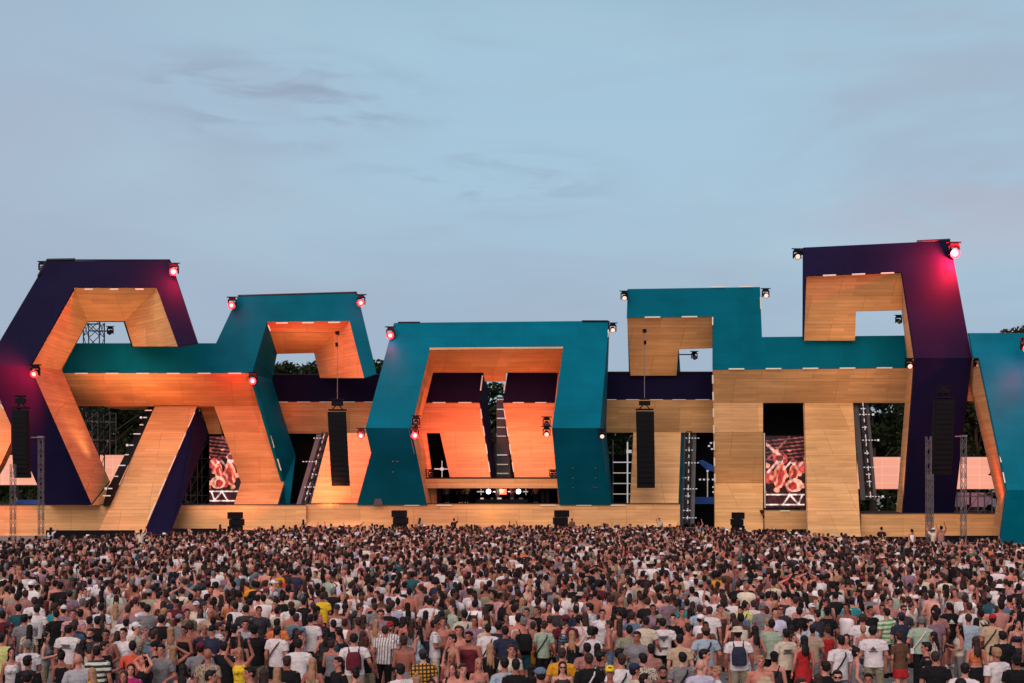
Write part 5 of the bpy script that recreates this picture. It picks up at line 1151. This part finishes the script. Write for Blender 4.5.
for tile, txt in NEAR.items():
    for rec in txt.replace('\n', '|').split('|'):
        w = rec.split(); hx, hy = float(w[0]), float(w[1]); sx, fc, hr, tp = w[2:6]; rest = w[6:]
        bot = None; pose = None; ex = []
        for k, q in enumerate(rest):
            if q == '-': continue
            if q.split('.')[0] in BOTK: bot = (BOTK[q.split('.')[0]], q.split('.')[1])
            elif q in POSES: pose = q
            else: ex.append(q)
        tk, _, tc2 = tp.partition('.'); tc2, _, pat = tc2.partition('/')
        hk, _, hcol = hr.partition('.')
        bot = bot or (rnd.choice(('shorts', 'shorts', 'trousers')), rnd.choice(('black', 'black', 'denim', 'charcoal', 'khaki', 'grey', 'navy')))
        pose = pose or rnd.choice(('down', 'down', 'sway', 'hold'))
        people.append(dict(sex=sx, face=fc, hair=(HK[hk], hcol or 'dk'), top=(TOPK[tk], tc2 or 'black', pat), bottom=bot, pose=pose, extras=ex, skin=rnd.choice((0, 0, 1, 1, 2, 3, 4, 4, 5)), px=tile*128+hx/8, py=598+hy/8))
def rand_person(r):
    fem = r.random() < .42
    tk = r.choices(('t_shirt', 'tank_top', 'crop_top', 'none'), (6, 2, 0, 1) if not fem else (2.5, 5, 2, 0))[0]
    tc2 = r.choices(('black', 'white', 'cream', 'grey', 'charcoal', 'navy', 'beige', 'rose', 'mauve', 'sage', 'blue', 'teal', 'maroon', 'brown', 'red', 'ochre', 'olive', 'lilac', 'pink', 'orange', 'khaki', 'mint'),
                    (17, 34, 10, 5, 7, 4, 6, 5, 4, 2, 2, 1.2, 2.5, 3, .9, .7, 1.8, 1.5, 3, 1.0, 2, .8))[0]
    hk = r.choices(('short', 'cap', 'hat', 'bald', 'curly'), (15, 2.3, .5, 1.1, .3))[0] if not fem else r.choices(('long', 'bun', 'tail', 'hat'), (10, 3, 3.5, .25))[0]
    hcol = r.choice(('black', 'white', 'navy', 'cream', 'grey', 'black', 'white', 'black', 'beige', 'maroon')) if hk in ('cap', 'hat') else r.choices(('dk', 'br', 'bl', 'gr', 'rd'), (11, 7, 2.2, .5, 1) if fem else (13, 6, 1.0, 1, .2))[0]
    return dict(sex='f' if fem else 'm', face=r.choices(('B', 'BL', 'BR', 'L', 'R', 'F', 'FL', 'FR'), (13, 4, 4, 1.6, 1.6, 1.4, .8, .8))[0], hair=(hk, hcol), top=(tk, tc2, r.choices(('', 'floral', 'vstripe', 'hstripe'), (14, 1.2, .6, .4))[0]),
                bottom=(r.choice(('shorts', 'trousers', 'shorts') if not fem else ('shorts', 'skirt', 'trousers')), r.choice(('black', 'denim', 'charcoal', 'khaki', 'grey', 'navy', 'white'))), pose=r.choices(POSES, (8, 5, .08, .22, .15, 5))[0],
                extras=r.choices(([], ['strap:black'], ['pack:black'], ['strap:brown']), (12, 1.6, 1, .6))[0], skin=r.choice((0, 0, 1, 1, 2, 3, 4, 5, 6)))
# ground positions
for p in people:
    h = (1.66 if p['sex'] == 'f' else 1.78)*rnd.uniform(.965, 1.03); p['hh'] = h
    if p['hair'][0] in ('bald',): h += 0.0
    p['Y'] = F*(HC-h)/(p['py']-YH); p['x'] = (p['px']-512)/F*p['Y']
# bodies may not run through each other: ease apart the ones that stand too close
for it in range(40):
    mv = 0
    for i in range(len(people)):
        for j in range(i+1, len(people)):
            a, c = people[i], people[j]; dx, dy = c['x']-a['x'], c['Y']-a['Y']; d = math.hypot(dx, dy)
            if d < .50:
                k = (.50-d)/2*.9; ux, uy = (dx/d, dy/d) if d > 1e-3 else (1, 0); a['x'] -= ux*k*.45; a['Y'] -= uy*k; c['x'] += ux*k*.45; c['Y'] += uy*k; mv += 1
    if not mv: break
# fill the gaps of the near field up to 300 people
YN = 37.4
pos = [(p['x'], p['Y']) for p in people]; nfill = 0; tries = 0
while len(people) < 300 and tries < 30000:
    tries += 1; Y = math.sqrt(rnd.uniform(29.5**2, YN**2)); px = rnd.uniform(-14, 1038); x = (px-512)/F*Y
    if min((x-a)**2+(Y-c)**2 for a, c in pos) < .60**2: continue
    p = rand_person(rnd); p.update(x=x, Y=Y, px=px, py=YH+F*(HC-1.75)/Y, hh=(1.66 if p['sex'] == 'f' else 1.78)*rnd.uniform(.97, 1.03)); people.append(p); pos.append((x, Y))
# labels: what they wear; where two match, who they stand beside
EXW = {'strap': 'crossbody strap', 'pack': 'backpack', 'beard': 'beard', 'shades': 'sunglasses', 'phone': 'phone'}
PATW = {'': '', 'hstripe': 'striped ', 'vstripe': 'pinstriped ', 'plaid': 'checked ', 'floral': 'printed '}
COLW = dict(lightgrey='light grey', lightblue='light blue', lime='yellow green', sage='grey green')
def colw(c): return COLW.get(c, c)
def short_desc(p):
    w = 'woman' if p['sex'] == 'f' else 'man'; tk, c, pat = p['top']
    s = 'shirtless '+w if tk == 'none' else w+' in '+colw(c)+' '+PATW[pat]+{'t_shirt': 'tee', 'tank_top': 'tank top', 'crop_top': 'crop top', 'dress': 'dress'}[tk]
    return s
def long_desc(p):
    s = short_desc(p); hk, hc = p['hair']; bits = []
    for e_ in p['extras']:
        k, _, c = e_.partition(':')
        if k == 'print': bits.append('print on back')
        elif c: bits.append(colw(c)+' '+EXW[k])
        else: bits.append(EXW[k])
    if hk in ('cap', 'hat'): bits.append(colw(hc)+' '+hk)
    elif hk == 'bald': bits.append('bald head')
    elif hk == 'curly': bits.append('big curly hair')
    elif hk == 'bun': bits.append(HAIRW[hc]+' hair bun')
    elif hk == 'tail': bits.append(HAIRW[hc]+' ponytail')
    else: bits.append(HAIRW[hc]+' '+hk+' hair')
    s += ' with '+' and '.join(bits[:2])
    if p['pose'] == 'raised': s += ', arms raised'
    if p['pose'] == 'one_up': s += ', one arm up'
    if p['pose'] == 'on_head': s += ', hands on head'
    return s
from collections import Counter
cs = Counter(short_desc(p) for p in people); cl = Counter(long_desc(p) for p in people); used = set()
third = lambda px: ('far left' if px < 146 else 'left' if px < 340 else 'left of centre' if px < 480 else 'centre' if px < 560 else 'right of centre' if px < 720 else 'right' if px < 890 else 'far right')
for p in people:
    p['px2'] = 512+p['x']/p['Y']*F; p['py2'] = YH+F*(HC-p['hh'])/p['Y']
for p in people:
    base = long_desc(p)
    cand = sorted((q for q in people if q is not p and cs[short_desc(q)] <= 2), key=lambda q: (q['px2']-p['px2'])**2+(1.6*(q['py2']-p['py2']))**2)
    lab = None
    opts = []
    if cl[base] == 1: opts.append(base+', in the crowd at '+third(p['px2']))
    for b0 in ((base, short_desc(p)) if len(base.split()) > 9 else (base,)):
        for q in cand[:12]:
            dx, dy = q['px2']-p['px2'], q['py2']-p['py2']; rel = 'left of' if dx > abs(dy) else 'right of' if -dx > abs(dy) else ('behind' if dy > 0 else 'in front of')
            opts.append(b0+', '+rel+' '+short_desc(q))
    for c in opts:
        if len(c.split()) <= 16 and c not in used: lab = c; break
    used.add(lab or base); p['label'] = lab or base
GROUP = 'festival goers in the near rows of the crowd'
for p in people:
    o = build_person(p, p['x'], p['Y'], p['hh']/1.775, rnd); tag(o, p['label'], 'person', GROUP)

# ------------------------------------------------------------------ the DJ crew and a few people on the stage
def extra(px, Y, z, sp, label, gr=None):
    o = build_person(sp, (px-512)/F*Y, Y, 1.0, rnd, z); return tag(o, label, 'person', gr)
def SPc(sex, face, hair, top, bottom, pose, ex=()): return dict(sex=sex, face=face, hair=hair, top=top, bottom=bottom, pose=pose, extras=list(ex), skin=1)
extra(498, 123.3, zC, SPc('m', 'F', ('short', 'dk'), ('t_shirt', 'black', ''), ('trousers', 'black'), 'raised'), 'dj in black tee with raised arms behind the lit booth desk')
extra(512, 123.3, zC, SPc('m', 'F', ('cap', 'black'), ('t_shirt', 'maroon', ''), ('trousers', 'black'), 'hold'), 'person in maroon tee and black cap at the right end of the booth desk')
for k, (x, c, lab) in enumerate(((447, 'grey', 'person in grey tee standing at the far left inside the booth'), (461, 'black', 'person in black tee second from the left inside the booth'), (466.5, 'beige', 'person in beige tee third from the left inside the booth'), (536, 'rose', 'person in rose tee standing right of the booth desk'))):
    extra(x, 123.6+k*.2, zC, SPc('m' if k % 2 else 'f', 'F', ('short', 'dk') if k % 2 else ('long', 'dk'), ('t_shirt', c, ''), ('trousers', 'black'), 'sway'), lab)

# ------------------------------------------------------------------ the dense rest of the crowd: one uncountable mass
def geo(me, ratio):
    ob = bpy.data.objects.new('w', me); COL.objects.link(ob); d = ob.modifiers.new('d', 'DECIMATE'); d.ratio = ratio
    dg = bpy.context.evaluated_depsgraph_get(); dg.update(); ev = ob.evaluated_get(dg).to_mesh(); ev.calc_loop_triangles()
    v = np.zeros(len(ev.vertices)*3); ev.vertices.foreach_get('co', v); t = np.zeros(len(ev.loop_triangles)*3, np.int32); ev.loop_triangles.foreach_get('vertices', t)
    ob.evaluated_get(dg).to_mesh_clear(); bpy.data.objects.remove(ob); return v.reshape(-1, 3), t.reshape(-1, 3)
def tcount(me): return sum(len(p.vertices)-2 for p in me.polygons)
_g = {}
def gkey(key, fn, args, tris):
    k = (key, tris)
    if k not in _g: me = part(key, fn, *args); _g[k] = geo(me, min(1.0, tris/max(1, tcount(me))))
    return _g[k]
r = random.Random(21); npr = np.random.default_rng(21)
def zlimit(px):
    pts = [(-200, 71), (0, 75), (60, 78), (130, 82), (200, 86), (280, 93), (300, 97), (690, 97), (720, 93), (800, 86), (850, 79), (1000, 73), (1230, 72)]
    for (a, ya), (c, yc) in zip(pts, pts[1:]):
        if a <= px <= c: return ya+(yc-ya)*(px-a)/(c-a)
    return 72
grid = {}
def free(x, y, d):
    gx, gy = int(x//.6), int(y//.6)
    for i in (-1, 0, 1):
        for j in (-1, 0, 1):
            for a, c in grid.get((gx+i, gy+j), ()):
                if (a-x)**2+(c-y)**2 < d*d: return False
    return True
for p in people: grid.setdefault((int(p['x']//.6), int(p['Y']//.6)), []).append((p['x'], p['Y']))
crowd = []
t = 0
while t < 60000:
    t += 1; Y = math.sqrt(r.uniform(20**2, 97**2)); px = r.uniform(-150, 1174); x = (px-512)/F*Y
    if Y < YN and -14 < px < 1038 and Y < 31.5: continue
    if Y > zlimit(px)+r.uniform(-.6, .6): continue
    d = .60 if Y < 48 else .58 if Y < 62 else .57
    if Y < YN and -14 < px < 1038: d = .84
    d *= .8+.9*max(0, math.sin(x*.9+math.sin(Y*.5)*2)*math.sin(Y*.8+math.sin(x*.4)*2))**1.5+r.uniform(0, .15)
    if not free(x, Y, d): continue
    grid.setdefault((int(x//.6), int(Y//.6)), []).append((x, Y)); crowd.append((x, Y, 0.0))
for px, py in ((912, 533), (935, 532.5), (940, 531), (882, 534), (454, 519), (419, 521), (220, 527), (51, 532), (660, 519), (573, 520), (304, 524), (845, 543), (140, 540), (700, 540)):
    Y = zlimit(px)-1.5-(8 if py > 538 else 0); crowd.append(((px-512)/F*Y, Y, 0.62))
def sat(c): return np.array(lin(c))
VV, TT, CC, off = [], [], [], 0
for (x, Y, z) in crowd:
    p = rand_person(r); near = Y < 52; fem = p['sex'] == 'f'; pose = p['pose']
    if z > 0: pose = r.choice(('raised', 'one_up', 'down'))
    if Y > 60 and r.random() < .02: pose = r.choice(('raised', 'one_up'))
    q = 1.0 if near else .55
    items = [(('body', fem, pose), body_mesh, (fem, pose), int(900*q) if near else 420, SKINS[p['skin']])]
    tk, tc2, pat = p['top']
    if tk != 'none': items.append(((tk, fem, pose), top_mesh, (tk, fem, pose), int(240*q), CLR[tc2]))
    bk, bc_ = p['bottom']; items.append(((bk, fem), bottom_mesh, (bk, fem), int(140*q), CLR[bc_]))
    hk, hc = p['hair']
    if hk in ('cap', 'hat'): items.append((hk, hair_mesh, (hk,), int(160*q), CLR[hc])); items.append((('long' if fem else 'short'), hair_mesh, (('long' if fem else 'short'),), int(100*q), HAIR['dk']))
    elif hk != 'bald': items.append((hk, hair_mesh, (hk,), int(160*q), HAIR[hc]))
    if 'pack:black' in p['extras']: items.append(('pack', pack_mesh, (), 60, CLR['black']))
    h = (1.66 if fem else 1.78)*r.uniform(.93, 1.06)/1.775; wd = r.uniform(.94, 1.08)*h; an = R(FACE[p['face']]+r.uniform(-22, 22)); ca, sa = math.cos(an), math.sin(an)
    tilt = r.uniform(-.06, .06)
    for key, fn, args, tris, col in items:
        v, f = gkey(key, fn, args, tris)
        w = np.empty_like(v); vx = v[:, 0]*wd+v[:, 2]*tilt; vy = v[:, 1]*wd; w[:, 0] = x+vx*ca-vy*sa; w[:, 1] = Y+vx*sa+vy*ca; w[:, 2] = z+v[:, 2]*h
        VV.append(w.astype(np.float32)); TT.append(f+off); CC.append(np.repeat((sat(col)*r.uniform(.80, 1.2))[None, :], len(f), 0)); off += len(v)
V_ = np.concatenate(VV); T_ = np.concatenate(TT); C_ = np.concatenate(CC)
me = bpy.data.meshes.new('crowd'); me.vertices.add(len(V_)); me.vertices.foreach_set('co', V_.ravel())
me.loops.add(len(T_)*3); me.loops.foreach_set('vertex_index', T_.ravel().astype(np.int32)); me.polygons.add(len(T_))
me.polygons.foreach_set('loop_start', np.arange(0, len(T_)*3, 3, dtype=np.int32)); me.polygons.foreach_set('use_smooth', np.ones(len(T_), bool))
me.update(calc_edges=True)
ca_ = me.color_attributes.new('Tint', 'BYTE_COLOR', 'CORNER'); cc = np.ones((len(T_)*3, 4), np.float32); cc[:, :3] = np.repeat(C_, 3, 0); ca_.data.foreach_set('color', cc.ravel())
cm = bpy.data.materials.new('crowd_clothing_and_skin'); cm.use_nodes = True; n_ = cm.node_tree.nodes; l_ = cm.node_tree.links
vc = n_.new('ShaderNodeVertexColor'); vc.layer_name = 'Tint'; tt = n_.new('ShaderNodeTexCoord'); nn_ = n_.new('ShaderNodeTexNoise'); nn_.inputs['Scale'].default_value = 6; nn_.inputs['Detail'].default_value = 3; l_.new(tt.outputs['Object'], nn_.inputs['Vector'])
hs = n_.new('ShaderNodeHueSaturation'); mr_ = n_.new('ShaderNodeMapRange'); mr_.inputs[1].default_value = .3; mr_.inputs[2].default_value = .7; mr_.inputs[3].default_value = .8; mr_.inputs[4].default_value = 1.15
l_.new(nn_.outputs['Fac'], mr_.inputs[0]); l_.new(mr_.outputs[0], hs.inputs['Value']); l_.new(vc.outputs['Color'], hs.inputs['Color']); l_.new(hs.outputs[0], n_['Principled BSDF'].inputs['Base Color']); n_['Principled BSDF'].inputs['Roughness'].default_value = .8; n_['Principled BSDF'].inputs['Specular IOR Level'].default_value = .2
me.materials.append(cm)
co = bpy.data.objects.new('crowd', me); COL.objects.link(co)
tag(co, 'dense mass of festival goers filling the ground from the near rows up to the stage', 'crowd', kind='stuff')
print('near', len(people), 'far', len(crowd), 'tris', len(T_))
for me_ in [m for m in bpy.data.meshes if m.users == 0]: bpy.data.meshes.remove(me_)
